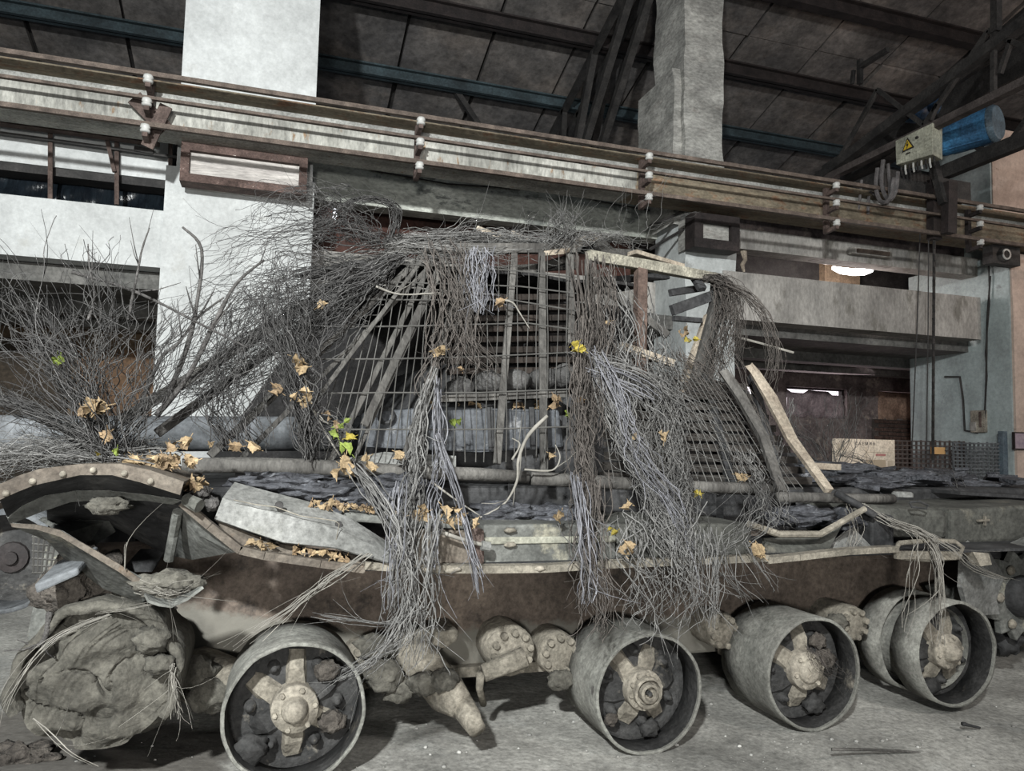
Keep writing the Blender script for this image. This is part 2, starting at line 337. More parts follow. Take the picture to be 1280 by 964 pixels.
# panel doors behind the pale column
slab((-2.9, 12.9, 0), (-1.3, 13.0, 2.75), mat('rust_brown_door', (.20, .12, .07), (.13, .08, .05), 2, .8, .2), 'door_1')
slab((-5.2, 12.9, 0), (-3.0, 13.0, 2.85), mat('dark_brown_door', (.055, .042, .03), (.03, .024, .018), 2, .8, .2), 'door_2')
# gallery openings: rooms behind
slab((.34, 10.8, 3.3), (5.45, 10.95, 4.9), mat('dark_red_partition', (.10, .045, .035), (.05, .03, .026), 2, .9, .2), 'wall_partition')
slab((6.1, 11.0, 3.3), (7.4, 11.15, 4.9), mat('mottled_partition', (.15, .13, .115), (.09, .08, .07), 6, .9, .4, bscale=30), 'wall_partition')
slab((7.4, 11.3, 3.3), (15, 11.45, 4.9), BLACKST, 'wall_partition')
slab((9.6, 11.15, 3.3), (10.4, 11.3, 4.9), mat('plywood_board', (.30, .22, .15), (.2, .15, .1), 3, .8, .1), 'wall_partition')
# windows in the back wall (daylight outside) with cloth hung over them
for i, (xa, xb) in enumerate(((8.6, 9.55), (10.2, 11.75), (12.6, 14.1))):
    wn = box((xa, 13.22, 2.15), (xb, 13.24, 2.74)).build('window_%d' % (i+1), mat('daylight_pane', (.9, .9, .9), None, 3, .5, 0, emit=(1, .90, .97, 1.6)), kind='structure')
    MB().span((xa, 13.1, 2.13), (xb, 13.2, 2.19)).span((xa, 13.1, 2.7), (xb, 13.2, 2.75)).span((xa, 13.1, 2.15), (xa+.05, 13.2, 2.74)).span((xb-.05, 13.1, 2.15), (xb, 13.2, 2.74)).build('frame', DARKST, wn)
def cloth(x0, x1, z0, z1, y, amp, n=14, drop=None):
    rows = []
    for j in range(7):
        t = j/6; row = []
        for i in range(n+1):
            s = i/n; x = x0+(x1-x0)*s; zt = z1 + (drop(s) if drop else 0); z = zt+(z0-zt)*t
            row.append((x, y-amp*(.5+.5*math.sin(s*23+t*2))-amp*noise.noise(Vector((s*6, t*3, x))), z))
        rows.append(row)
    return MB().sheet(rows, .006)
c = cloth(10.17, 11.68, 2.10, 2.69, 13.0, .05, drop=lambda s: -.07*(math.sin(s*9) > .2)-.03*s).build('window_cloth', mat('mauve_cloth', (.30, .24, .25), (.18, .14, .15), 3, .8, .3), smooth=True)
tag(c, 'mauve cloth hung over the bright window behind the bare twigs', 'curtain')
c = cloth(12.56, 14.08, 2.10, 2.715, 13.0, .04).build('window_cloth', mat('tan_cloth', (.42, .28, .21), (.27, .175, .13), 3, .8, .3), smooth=True)
tag(c, 'tan pinkish cloth covering the window above the brick panel', 'curtain')

# brick panel and pier under the second window: bricks one by one
wb = box((12.4, 12.93, 0), (14.6, 13.0, 2.12)).build('wall_brick', mat('mortar', (.12, .10, .09), (.07, .06, .055), 6, 1, .3), kind='structure')
bme = None
for row in range(13):
    z = .98+row*.088
    for q in range(10):
        x = 12.4+q*.23+(.115 if row % 2 else 0); d = random.uniform(0, .02)
        if x > 14.5: continue
        br = MB().box((x+.107, 12.925-d/2, z+.036), (.207, .05+d, .068)).build('brick', BRICK, wb)
for row in range(20):
    z = 2.12+row*.088
    if z > 3.1: break
    for q in range(2):
        d = random.uniform(0, .03); MB().box((14.18+q*.23+(.06 if row % 2 else 0), 12.96-d/2, z+.036), (.207, .07+d, .068)).build('brick', BRICK, wb)

# ------------------------------------------------------------------ gallery railing and black plastic
pl = []
for j in range(15):
    t = j/14; row = []
    for i in range(140):
        s = i/139; x = -5.2+3.93*s
        f = .05*math.sin(s*47+2.0*math.sin(t*3+s*13))*t+.07*noise.noise(Vector((x*3.2+t*2.2, t*1.2, 1)))*(.3+t)+.03*noise.noise(Vector((x*9-t*5, t*2, 1)))*t
        row.append((x, 9.62-.12*t-f, 4.36-.45*t))
    pl.append(row)
p = MB().sheet(pl, .004).build('plastic_sheet', PLASTIC, smooth=True)
tag(p, 'crinkled glossy black plastic sheet behind the gallery railing', 'plastic sheet')
rl = thing('railing', 'thin steel railing with bent posts on the white gallery parapet', 'railing', (-2.6, 9.25, 3.985))
def post(px, ytop, ybot, lean):
    base = at(px, ybot, Y=9.2); top = at(px, ytop, Y=9.2)
    MB().tube([base, top, top+Vector((-lean*.6, -.28, .12)), top+Vector((-lean, -.42, .15))], .026, 6).build('post', RUST, rl)
post(63, 162, 250, .25); post(146, 172, 256, .15); post(213, 172, 262, .12); post(-40, 150, 246, .3)
MB().bar(at(131, 162, Y=9.15), at(143, 215, Y=9.15), .04, .04).build('brace', RUST, rl)
MB().bar(at(-60, 158, Y=9.15), at(222, 197, Y=9.15), .035, .03).build('handrail', BLACKST, rl)
MB().bar(at(168, 186, Y=9.13), at(192, 190, Y=9.13), .05, .06).build('clamp', BLACKST, rl)

# ------------------------------------------------------------------ crane runway girder, busbars, brackets
g = thing('crane_girder', 'long pale painted crane runway girder crossing in front of the columns', 'girder', (3, 8.55, 4.64))
XA, XB = -9, 18
MB().span((XA, 8.22, 5.03), (XB, 8.85, 5.10)).span((XA, 8.5, 5.10), (XB, 8.57, 5.17)).build('top_flange', CREAM2, g)
MB().span((XA, 8.36, 4.90), (XB, 8.75, 5.03)).build('web', mat('grey_girder_web', (.36, .36, .34), (.25, .25, .235), 4, .8, .3), g)
MB().span((XA, 8.28, 4.66), (4.25, 8.80, 4.90)).build('lower_beam', CREAM, g)
MB().span((4.25, 8.28, 4.66), (XB, 8.80, 4.90)).build('lower_beam', CREAM2, g)
for z, lab in ((5.045, 'brown conductor bar running highest along the crane girder'), (4.80, 'thin brown conductor bar along the middle of the crane girder'), (4.525, 'brown conductor bar running lowest, below the crane girder')):
    th = .036 if z != 4.80 else .025
    tag(MB().span((XA, 7.97, z-th/2), (XB, 8.02, z+th/2)).span((XA, 7.985, z), (XB, 8.0, z+th)).build('conductor_bar', RUST2), lab, 'conductor bar')
tag(MB().span((XA, 8.95, 4.70), (-1.35, 9.08, 4.745)).span((XA, 8.95, 4.80), (-1.35, 9.08, 4.86)).build('walkway_rail', RUST), 'twin brown rails under the girder before the white gallery wall', 'rail')
blabs = ['rusty busbar bracket with twisted plate beside the white column', 'rusty busbar bracket with three insulators over the green-grey beam', 'red-brown busbar bracket where the girder meets the pale rough column', 'busbar bracket on the stained girder left of the blue motor', 'busbar bracket below the blue motor next to the pinkish pillar']
for i, X in enumerate((-1.33, 1.43, 4.27, 7.08, 9.62)):
    br = thing('busbar_bracket', blabs[i], 'bracket', (X, 8.1, 4.45), 'busbar brackets along the crane girder')
    m = RUST if i < 4 else DARKST
    MB().span((X-.03, 8.16, 4.40), (X+.03, 8.22, 5.02)).build('upright', m, br)
    for z in (4.98, 4.74, 4.47):
        MB().bar((X, 8.22, z-.06), (X+.0, 7.98, z-.04), .05, .05).build('arm', m, br)
        a = MB().lathe([(.0, .0), (.045, .0), (.05, .02), (.035, .03), (.05, .045), (.045, .075), (0, .08)], (X, 7.995, z-.02), 'z', 12).build('insulator', PORC, br, True)
    if i == 0:
        MB().bar((X-.14, 8.12, 4.84), (X+.16, 8.2, 4.58), .16, .03, up=(0, 1, 0)).build('plate', RUST, br)
        MB().bar((X+.16, 8.12, 4.80), (X, 8.16, 4.36), .12, .03, up=(0, 1, 0)).build('plate', RUST, br)
for i, (pts, lab) in enumerate((([(398, 193), (470, 214), (560, 230), (650, 236), (730, 231), (812, 248)], 'thin black wire sagging along the green-grey beam under the girder'), ([(700, 238), (750, 252), (812, 263)], 'short black wire drooping to the pale rough column'))):
    tag(MB().tube([at(x, y, Y=9.88) for x, y in pts], .011, 5).build('sagging_wire', BLACKST), lab, 'wire')
for pts, lab in (([(812, 283), (838, 272), (868, 256)], 'upper dark bracket shadow slanting over the side of the pale column'), ([(812, 312), (838, 296), (872, 277)], 'lower dark bracket shadow slanting over the side of the pale column')):
    tag(MB().tube([at(x, y, Y=9.0) for x, y in pts], .022, 6, .2).build('shadow_bar', BLACKST), lab, 'shadow_bar')  # dark tubes stand in for the brackets' cast shadows on the column
# steel frames on the column corbels
def frame(nm, lab, x0, x1, z0, z1, y, m, w_=.10):
    t = thing(nm, lab, 'steel frame', ((x0+x1)/2, y, z0))
    MB().span((x0, y-.05, z0), (x1, y+.2, z0+w_)).build('bottom_bar', m, t)
    MB().span((x0, y-.05, z1-w_), (x1, y+.2, z1)).build('top_bar', m, t)
    MB().span((x0, y-.052, z0+w_), (x0+w_, y+.2, z1-w_)).build('side_bar', m, t)
    MB().span((x1-w_, y-.052, z0+w_), (x1, y+.2, z1-w_)).build('side_bar', m, t)
    return t
a, b2 = at(226, 205, Y=8.72), at(386, 172, Y=8.72)
frame('corbel_frame', 'rusty channel frame around the corbel of the white column', a.x, b2.x, 4.22, 4.66, 8.72, mat('flaking_rust', (.125, .085, .074), (.065, .044, .038), 8, .9, .5, c3=(.55, .50, .45), s3=16, lo3=.66, hi3=.70), .09)
slab((a.x+.03, 8.74, 4.25), (b2.x-.03, 9.15, 4.66), mat('corbel_plaster', (.52, .49, .46), (.40, .37, .35), 3, .9, .3, stretch=(.3, 1, 3)), 'trim_3')
a, b2 = at(866, 282, Y=8.72), at(922, 252, Y=8.72)
frame('corbel_frame', 'dark rusty frame with a plaster patch on the pale rough column', a.x, b2.x, 4.15, 4.63, 8.72, DARKST, .13)
slab((a.x+.03, 8.74, 4.18), (b2.x-.03, 9.15, 4.62), PALEPL, 'trim_3')

# ------------------------------------------------------------------ overhead crane on its bridge
cr = thing('bridge_crane', 'sooty lattice bridge crane spanning high under the roof', 'crane', (8.4, 8, 5.2))
def yb(px, py, X): return at(px, py, X=X)
XC, XD = 8.35, 9.3
MB().bar(yb(1012, 232, XC), yb(1420, 0-78, XC), .14, .14).build('top_chord', BLACKST, cr)
MB().bar(yb(1030, 212, XC+.25), yb(1300, 30, XC+.25), .10, .10).build('top_chord', BLACKST, cr)
MB().bar(yb(1030, 225, XC), yb(1420, 35, XC), .12, .10).build('bottom_chord', mat('dusty_dark_steel', (.10, .085, .08), (.05, .042, .04), 5, .7, .2), cr)
MB().bar(yb(1165, 222, XD), yb(1420, 118, XD), .12, .20).build('bottom_chord', BLACKST, cr)
MB().prism([yb(1050, 208, 9.75), yb(1300, -8, 9.75), yb(1300, 84, 9.75), yb(1240, 112, 9.75), yb(1050, 232, 9.75)], (.3, 0, 0)).build('girder', BLACKST, cr)  # dark plate added to fill the truss gaps, where only darkness shows
for p0, p1 in (((1043, 210), (1097, 112)), ((1097, 112), (1155, 157)), ((1155, 157), (1236, 38)), ((1236, 38), (1300, 68)), ((1242, 36), (1242, 122)), ((1264, 50), (1250, 92)), ((1163, 150), (1172, 130))):
    MB().bar(yb(*p0, XC), yb(*p1, XC), .055, .055).build('diagonal', BLACKST, cr)
MB().bar(yb(1208, 172, XD), yb(1234, 193, XD), .09, .07).bar(yb(1268, 172, XD), yb(1290, 142, XD), .08, .07).build('diagonal', BLACKST, cr)
MB().bar(yb(1075, 105, XC+.3), yb(1075, 75, XC+.3), .07, .07).bar(yb(1075, 84, XC+.3), yb(1110, 62, XC+.3), .07, .07).bar(yb(1065, 105, XC+.3), yb(1067, 88, XC+.3), .05, .05).build('bracket', BLACKST, cr)
MB().bar(yb(1245, 40, XC), yb(1245, -30, XC), .09, .09).build('hanger', BLACKST, cr)
MB().span((8.1, 8.2, 5.17), (9.7, 8.8, 5.45)).build('end_carriage', BLACKST, cr)
MB().bar(yb(1168, 225, 8.9), yb(1168, 300, 8.9), .16, .12).build('post', DARKST, cr)
MB().bar(yb(1187, 228, 8.9), yb(1186, 292, 8.9), .16, .12).build('post', DARKST, cr)
MB().bar(yb(1166, 200, 8.8), yb(1180, 255, 8.8), .1, .1).build('diagonal', BLACKST, cr)
# blue hoist motor
BLUE = mat('blue_motor_paint', (.055, .19, .36), (.04, .10, .19), 4, .5, .15)
mp_ = yb(1188, 172, 9.0)
mo = thing('hoist_motor', 'bright blue drum motor hung on the bridge crane', 'motor', mp_)
c0 = yb(1172, 175, 9.05); c1 = yb(1201, 166, 9.05)
ax = Vector((.26, -.75, .0))
MB().tube([c0, c0+ax*.1, c0+ax*.9], [.24, .26, .26], 28).build('drum', BLUE, mo, False, .01)
MB().tube([c0+ax*.9, c0+ax*.93, c0+ax*1.0], [.267, .267, .23], 28).build('end_cap', mat('blue_grey_cap', (.12, .17, .21), (.09, .13, .16), 4, .5, .1), mo, False, .008)
for k in range(6):
    q = k*math.pi/3; MB().bar(c0+ax*.15+Vector((.26*math.cos(q), 0, .26*math.sin(q))), c0+ax*.85+Vector((.26*math.cos(q), 0, .26*math.sin(q))), .02, .02).build('cooling_rib', BLUE, mo)
tag(MB().blob(yb(1143, 140, 9.1), (.22, .22, .16), .1, 2, 2, 3).blob(yb(1168, 132, 9.1), (.09, .1, .14), .1, 2, 2, 3).build('gearbox', mat('dark_blue_paint', (.03, .075, .14), (.02, .04, .08), 4, .5, .15), smooth=True), 'dark blue gear housing above the crane switch box', 'gearbox')
# switch box with a shock warning sign
P0, P1, P2, P3 = yb(1119, 176, 8.25), yb(1166, 153, 8.25), yb(1166, 193, 8.25), yb(1120, 206, 8.25)
sb = thing('switch_box', 'pale grey electrical box with yellow shock warning triangle under crane', 'electrical box', P3)
e = Vector((.28, .10, 0))
MB().prism([P0, P1, P2, P3], e).build('case', mat('pale_box_paint', (.45, .45, .36), (.33, .33, .27), 4, .7, .15), sb, False, .01)
o_ = Vector((-.012, -.004, 0))
uu = (P1-P0).normalized(); vv = (P0-P3).normalized(); cen = (P0+P3)*.5+uu*.22+vv*.015
def tri(s, d): return [cen+uu*(-s)+vv*(-.6*s)+o_*d, cen+uu*s+vv*(-.6*s)+o_*d, cen+vv*(1.1*s)+o_*d]
MB().prism(tri(.105, 1), -o_*.9).build('warning_border', BLACKST, sb)
MB().prism(tri(.075, 1.6), -o_*.9).build('warning_triangle', mat('warning_yellow', (.65, .45, .05), (.55, .38, .04), 4, .6, 0), sb)
zz = [(.012, .06), (-.022, .0), (.0, .0), (-.012, -.045), (.022, .015), (.0, .015)]
MB().prism([cen+uu*x+vv*y+o_*2.4 for x, y in zz], -o_*.9).build('lightning_bolt', BLACKST, sb)
MB().bar(cen+uu*-.035-vv*.11+o_, cen+uu*.04-vv*.11+o_, .004, .016).build('caption', DARKST, sb)
MB().box(cen+uu*.16+vv*.05+o_, (.03, .03, .03)).build('latch', BLACKST, sb)
for k in range(9):
    q = P3+(P2-P3)*(k+.5)/9+e*.35; MB().tube([q, q+Vector((0, 0, -.07)), q+Vector((-.03, -.04, -.12-.03*random.random()))], .014, 6).build('cable_gland', PORC if k % 2 else BLACKST, sb)
# hanging cable loops
for i, (pts, r) in enumerate((([(1077, 225), (1074, 255), (1071, 268)], .02), ([(1097, 210), (1095, 235), (1101, 252), (1112, 248), (1117, 222)], .03), ([(1104, 200), (1102, 230), (1110, 250), (1119, 240), (1122, 215)], .03), ([(1110, 205), (1112, 242), (1106, 256), (1088, 240), (1085, 268)], .022))):
    P = [yb(x, y, 7.72+.05*i) for x, y in pts]; Q = []
    for j in range(len(P)-1):
        a_, b_, c_, d_ = P[max(j-1, 0)], P[j], P[j+1], P[min(j+2, len(P)-1)]
        for t in (0, .33, .66): Q.append(.5*((2*b_)+(-a_+c_)*t+(2*a_-5*b_+4*c_-d_)*t*t+(-a_+3*b_-3*c_+d_)*t**3))
    Q.append(P[-1])
    tag(MB().tube(Q, r, 7).build('trailing_cable', mat('grey_cable', (.13, .12, .12), (.08, .075, .075), 8, .7, .1)), ['thin straight cable end hanging beside the crane cable loops', 'thick grey cable looped below the crane switch box', 'second grey cable loop nearest the switch box glands', 'slack grey cable swinging outward from the crane cable loops'][i], 'cable')
tag(MB().span((8.7, 8.25, 5.25), (9.25, 8.9, 5.55)).build('crane_wheel_housing', BLACKST, bevel=.05), 'black housing block on the girder beneath the pale switch box', 'housing')
# hoist chains hanging to the floor
for (px0, py0, px1, py1, r, lab, X) in ((1168, 255, 1166, 575, .022, 'thick dark chain hanging in front of the brick pier', 8.9), (1151, 265, 1140, 560, .009, 'thin cord hanging left of the dark chain', 8.9), (1161, 240, 1158, 575, .008, 'thin cord hanging close beside the dark chain', 8.85)):
    p0, p1 = yb(px0, py0, X), yb(px1, py1, X); n = int((p0-p1).length/.09); mb = MB()
    if r > .02:
        for k in range(n):
            c_ = p0+(p1-p0)*(k+.5)/n; mb.box(c_, (r*1.8 if k % 2 else r*.7, r*.7 if k % 2 else r*1.8, .105))
    else: mb.tube([p0, p0*.5+p1*.5+Vector((.01, 0, 0)), p1], r, 5)
    tag(mb.build('hoist_chain' if r > .02 else 'pull_cord', BLACKST), lab, 'chain' if r > .02 else 'cord')

# ------------------------------------------------------------------ gallery lamps
fl1 = thing('tube_lamp', 'lit fluorescent lamp glowing inside the gallery opening', 'lamp', (9.2, 10, 4.4))
a, b2 = at(1041, 335, Y=10.0), at(1090, 338, Y=10.0)
MB().tube([a, a*.8+b2*.2+Vector((0, 0, -.035)), a*.5+b2*.5+Vector((0, 0, -.05)), a*.2+b2*.8+Vector((0, 0, -.035)), b2], [.03, .055, .06, .055, .03], 12).build('diffuser', mat('lamp_glow', (1, 1, 1), None, 3, .5, 0, emit=(1, .93, .9, 9)), fl1, True)
MB().bar(a+Vector((-.15, 0, .085)), b2+Vector((.15, 0, .085)), .12, .05).build('housing', PORC, fl1)
a, b2 = at(1005, 325, Y=10.1), at(1040, 329, Y=10.1)
t2 = thing('tube_lamp', 'slim lit strip lamp left of the glowing gallery lamp', 'lamp', a)
MB().tube([a, b2], .018, 8).build('diffuser', mat('lamp_glow_soft', (1, 1, 1), None, 3, .5, 0, emit=(1, .85, .75, 3)), t2, True)
MB().bar(a+Vector((0, 0, .05)), b2+Vector((0, 0, .05)), .08, .04).build('housing', PORC, t2)
a, b2 = at(1062, 313, Y=9.12), at(1112, 319, Y=9.12)
t3 = thing('unlit_lamp', 'unlit dusty lamp fixture mounted on the spandrel above the lit one', 'lamp', a)
MB().bar(a, b2, .12, .11).build('body', GREYPL, t3, False, .02)
MB().bar(a+Vector((.08, -.07, -.01)), b2+Vector((-.08, -.07, -.01)), .04, .06).build('tube', RUST2, t3)
tag(MB().tube([(at(930, 318, Y=9.3).x, 9.3, 4.37), at(931, 325, Y=9.3), at(928, 331, Y=9.3), at(930, 340, Y=9.3)], [.05, .03, .035, .02], 7, .3).build('hanging_rag', WOODL), 'pale torn rag hanging at the gallery opening by the rough column', 'rag')
for pts, lab in (([(420, 256), (419, 268), (417, 276)], 'small bright slit of daylight in the dark opening above the twigs'),):
    P = [at(x, y, Y=10.75) for x, y in pts]
    tag(MB().tube(P, .03, 6).build('slit_lamp', mat('slit_glow', (1, 1, 1), None, 3, .5, 0, emit=(.9, .93, 1, 4))), 'small bright lamp in the dark opening behind the twig arch', 'lamp')

# ------------------------------------------------------------------ things by the far pillar
bx = at(1224, 527, X=10.97)
jb = thing('junction_box', 'old grey junction box with cables on the blue-green wall', 'junction box', bx)
MB().box(bx, (.08, .26, .36)).build('case', mat('grimy_box', (.33, .30, .25), (.2, .18, .15), 6, .8, .3), jb, False, .01)
MB().box(bx+Vector((-.05, .07, -.08)), (.02, .10, .14)).build('cover', GREYPL, jb)
MB().box(bx+Vector((-.05, -.06, .03)), (.02, .03, .25)).build('rust_streak', RUST, jb)
def cable(pts, X, r, lab, m=BLACKST):
    tag(MB().tube([at(x, y, X=X) for x, y in pts], r, 6).build('wall_cable', m), lab, 'cable')
cable([(1238, 345), (1234, 400), (1233, 470), (1231, 523)], 10.95, .014, 'dark cable dropping straight down the blue-green wall to the box')
cable([(1236, 330), (1237, 380), (1232, 440), (1234, 470), (1230, 523)], 10.945, .010, 'second thinner cable wavering beside the straight wall cable')
cable([(1181, 471), (1200, 471), (1204, 500), (1206, 538), (1222, 541)], 10.95, .016, 'bent cable elbowing round the corner to the junction box')
# wire mesh barriers and plan poster
def mesh_panel(nm, lab, x0, x1, y0, y1, z0, z1, st, m, fr):
    t = thing(nm, lab, 'mesh barrier', ((x0+x1)/2, (y0+y1)/2, z0)); L_ = math.hypot(x1-x0, y1-y0); n = int(L_/st)
    for i in range(n+1):
        s = i/n; x, y = x0+(x1-x0)*s, y0+(y1-y0)*s
        MB().span((x-.012, y-.012, z0), (x+.012, y+.012, z1+random.uniform(-.01, .03))).build('upright_wire', m, t)
    n2 = int((z1-z0)/st)
    for j in range(n2+1):
        z = z0+(z1-z0)*j/n2
        MB().bar((x0, y0-.012, z), (x1, y1-.012, z), .02, .022).build('cross_wire', m, t)
    if fr:
        MB().span((x1-.02, y1-.06, 0), (x1+.08, y1+.02, z1+.2)).build('post', mat('blue_grey_post', (.12, .16, .19), (.08, .10, .12), 4, .7, .1), t)
MESHM = mat('mesh_barrier_steel', (.085, .065, .06), (.05, .04, .036), 8, .7, 0)
mesh_panel('mesh_barrier', 'dark coarse mesh barrier beside the pale plan poster', 9.2, 10.85, 10.3, 9.4, .02, 1.62, .072, MESHM, False)
mesh_panel('mesh_barrier', 'grey mesh barrier with a post against the blue-green wall', 10.45, 10.84, 9.25, 8.75, .02, 1.60, .055, STEELGREY, True)
k_ = at(1173, 563, Y=1.0).x; yq = (10.3+.5455*9.2)/(1+.5455*k_)-.05; q0 = at(1166, 559, Y=yq); q1 = at(1181, 568, Y=yq)
tag(box((q0.x, yq-.01, q1.z), (q1.x, yq+.04, q0.z)).build('orange_note', mat('orange_card', (.75, .45, .20), (.65, .38, .16), 4, .7, 0)), 'small orange card tied to the dark mesh barrier', 'card')
# plan poster
A_, B_, C_ = at(1042, 548, Y=8.6), at(1117, 551, Y=8.6), at(1119, 600, Y=8.6)
po = thing('plan_poster', 'cream board with a printed site plan standing behind the engine deck', 'poster', (A_.x, 8.6, 0))
MB().span((A_.x, 8.6, .4), (C_.x, 8.63, A_.z)).build('board', mat('cream_board', (.66, .57, .46), (.60, .51, .41), 3, .8, .05), po)
for qx in (A_.x+.04, C_.x-.08): MB().span((qx, 8.605, 0), (qx+.04, 8.63, .42)).build('leg', WOOD, po)
INK = mat('print_ink', (.10, .09, .09), (.07, .06, .06), 4, .8, 0); TANP = mat('tan_print', (.40, .32, .23), (.36, .29, .21), 4, .8, 0); REDP = mat('red_print', (.5, .22, .2), None, 4, .8, 0)
Wd = C_.x-A_.x; zt = A_.z
def flat(x0, x1, z0, z1, m, nm): MB().span((A_.x+x0*Wd, 8.594, zt-z1), (A_.x+x1*Wd, 8.599, zt-z0)).build(nm, m, po)
def text3d(s, loc, size, m, parent, align='LEFT', rotz=0):
    cu = bpy.data.curves.new('lettering', 'FONT'); cu.body = s; cu.size = size; cu.extrude = .002; cu.align_x = align; cu.materials.append(m)
    t_ = bpy.data.objects.new('lettering_source', cu); COL.objects.link(t_); bpy.context.view_layer.update(); me = bpy.data.meshes.new_from_object(t_.evaluated_get(bpy.context.evaluated_depsgraph_get())); bpy.data.objects.remove(t_)
    o = bpy.data.objects.new('lettering', me); COL.objects.link(o); o.parent = parent; o.location = Vector(loc)-wloc(parent); o.rotation_euler = (R(90), 0, rotz); return o
cu = text3d('\u0421 \u0410 \u0415 \u041c \u0418 \u041d', (A_.x+.34*Wd, 8.595, zt-.085), .062, INK, po)
flat(.52, .96, .18, .185, TANP, 'plan_line'); flat(.52, .525, .12, .62, TANP, 'plan_line'); flat(.68, .84, .205, .235, REDP, 'plan_title')
flat(.53, .84, .29, .66, TANP, 'plan_area'); flat(.88, .96, .30, .40, mat('pale_tan_print', (.52, .44, .34), None, 4, .8, 0), 'plan_block'); flat(.88, .94, .42, .66, mat('pale_tan_print', (.5, .42, .33)), 'plan_block')
flat(.06, .16, .07, .17, mat('pale_tan_print', (.5, .42, .33)), 'plan_emblem')
# framed picture on the pinkish pillar
a = at(1266, 540, Y=8.6); b2 = at(1300, 563, Y=8.6)
pf = thing('framed_picture', 'small dark framed picture at the edge of the pinkish pillar', 'picture', (a.x, 8.6, b2.z))
MB().span((a.x, 8.58, b2.z), (a.x+.45, 8.615, a.z)).build('frame', DARKST, pf)
MB().span((a.x+.02, 8.575, b2.z+.02), (a.x+.43, 8.59, a.z-.02)).build('print', mat('mauve_print', (.40, .33, .36), (.25, .20, .25), 14, .6, 0), pf)
# spot lamp high on the pillar
sp_ = at(1258, 318, Y=8.4)
sl = thing('spot_lamp', 'unlit black spot lamp with pale ring under the girder', 'spot lamp', sp_)
MB().lathe([(0, 0), (.10, 0), (.12, .05), (.12, .22), (.05, .3), (0, .3)], sp_, 'y', 20).build('housing', BLACKST, sl, True)
MB().lathe([(.06, -.01), (.085, -.015), (.09, .01), (.06, .01), (.06, -.01)], sp_, 'y', 20).build('ring', PORC, sl, True)
MB().span((sp_.x-.22, 8.45, sp_.z-.14), (sp_.x+.35, 8.62, sp_.z+.16)).build('bracket_plate', BLACKST, sl)
# ------------------------------------------------------------------ the burnt-out tank
T = thing('wrecked_tank', 'burnt-out wrecked tank with bent fenders and bare steel road wheels', 'tank', (1.8, 5.0, 0))
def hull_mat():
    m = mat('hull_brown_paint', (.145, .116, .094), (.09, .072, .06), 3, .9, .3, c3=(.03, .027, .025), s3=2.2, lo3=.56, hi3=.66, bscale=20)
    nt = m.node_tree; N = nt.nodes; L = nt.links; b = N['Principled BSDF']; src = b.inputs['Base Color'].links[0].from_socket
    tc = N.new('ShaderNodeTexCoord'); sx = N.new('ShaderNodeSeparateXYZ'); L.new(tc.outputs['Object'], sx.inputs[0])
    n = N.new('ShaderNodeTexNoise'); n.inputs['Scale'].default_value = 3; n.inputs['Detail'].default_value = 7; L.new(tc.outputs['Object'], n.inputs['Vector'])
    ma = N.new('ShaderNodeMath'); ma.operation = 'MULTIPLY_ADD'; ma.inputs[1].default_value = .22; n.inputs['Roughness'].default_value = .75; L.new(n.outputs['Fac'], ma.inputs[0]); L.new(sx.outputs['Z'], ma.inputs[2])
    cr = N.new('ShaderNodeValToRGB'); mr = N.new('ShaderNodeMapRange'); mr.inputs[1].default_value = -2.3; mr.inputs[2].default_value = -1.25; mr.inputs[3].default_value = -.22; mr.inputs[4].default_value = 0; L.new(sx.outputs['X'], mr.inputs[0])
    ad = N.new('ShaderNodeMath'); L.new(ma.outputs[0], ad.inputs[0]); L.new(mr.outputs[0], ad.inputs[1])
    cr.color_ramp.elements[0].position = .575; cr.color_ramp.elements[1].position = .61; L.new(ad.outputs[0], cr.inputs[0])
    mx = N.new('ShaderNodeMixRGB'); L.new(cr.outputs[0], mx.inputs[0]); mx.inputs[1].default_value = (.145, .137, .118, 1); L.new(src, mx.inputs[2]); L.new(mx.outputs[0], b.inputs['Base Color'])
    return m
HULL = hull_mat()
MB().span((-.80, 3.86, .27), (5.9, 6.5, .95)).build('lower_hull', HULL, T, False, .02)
MB().prism([(-.80, 3.9, .27), (-1.0, 3.9, .55), (-.95, 3.9, .95), (-.80, 3.9, .95)], (0, 2.5, 0)).build('bow_plate', TANKGREEN, T)
MB().span((.35, 3.16, .925), (5.9, 3.95, .94)).build('fender_shelf', TANKDARK, T)
MB().span((-.6, 4.0, .94), (6.2, 6.6, 1.22)).build('upper_hull', TANKDARK, T, False, .03)
MB().prism([(-.6, 4.0, .94), (-1.0, 4.0, .96), (-.6, 4.0, 1.22)], (0, 2.6, 0)).build('glacis', TANKDARK, T)

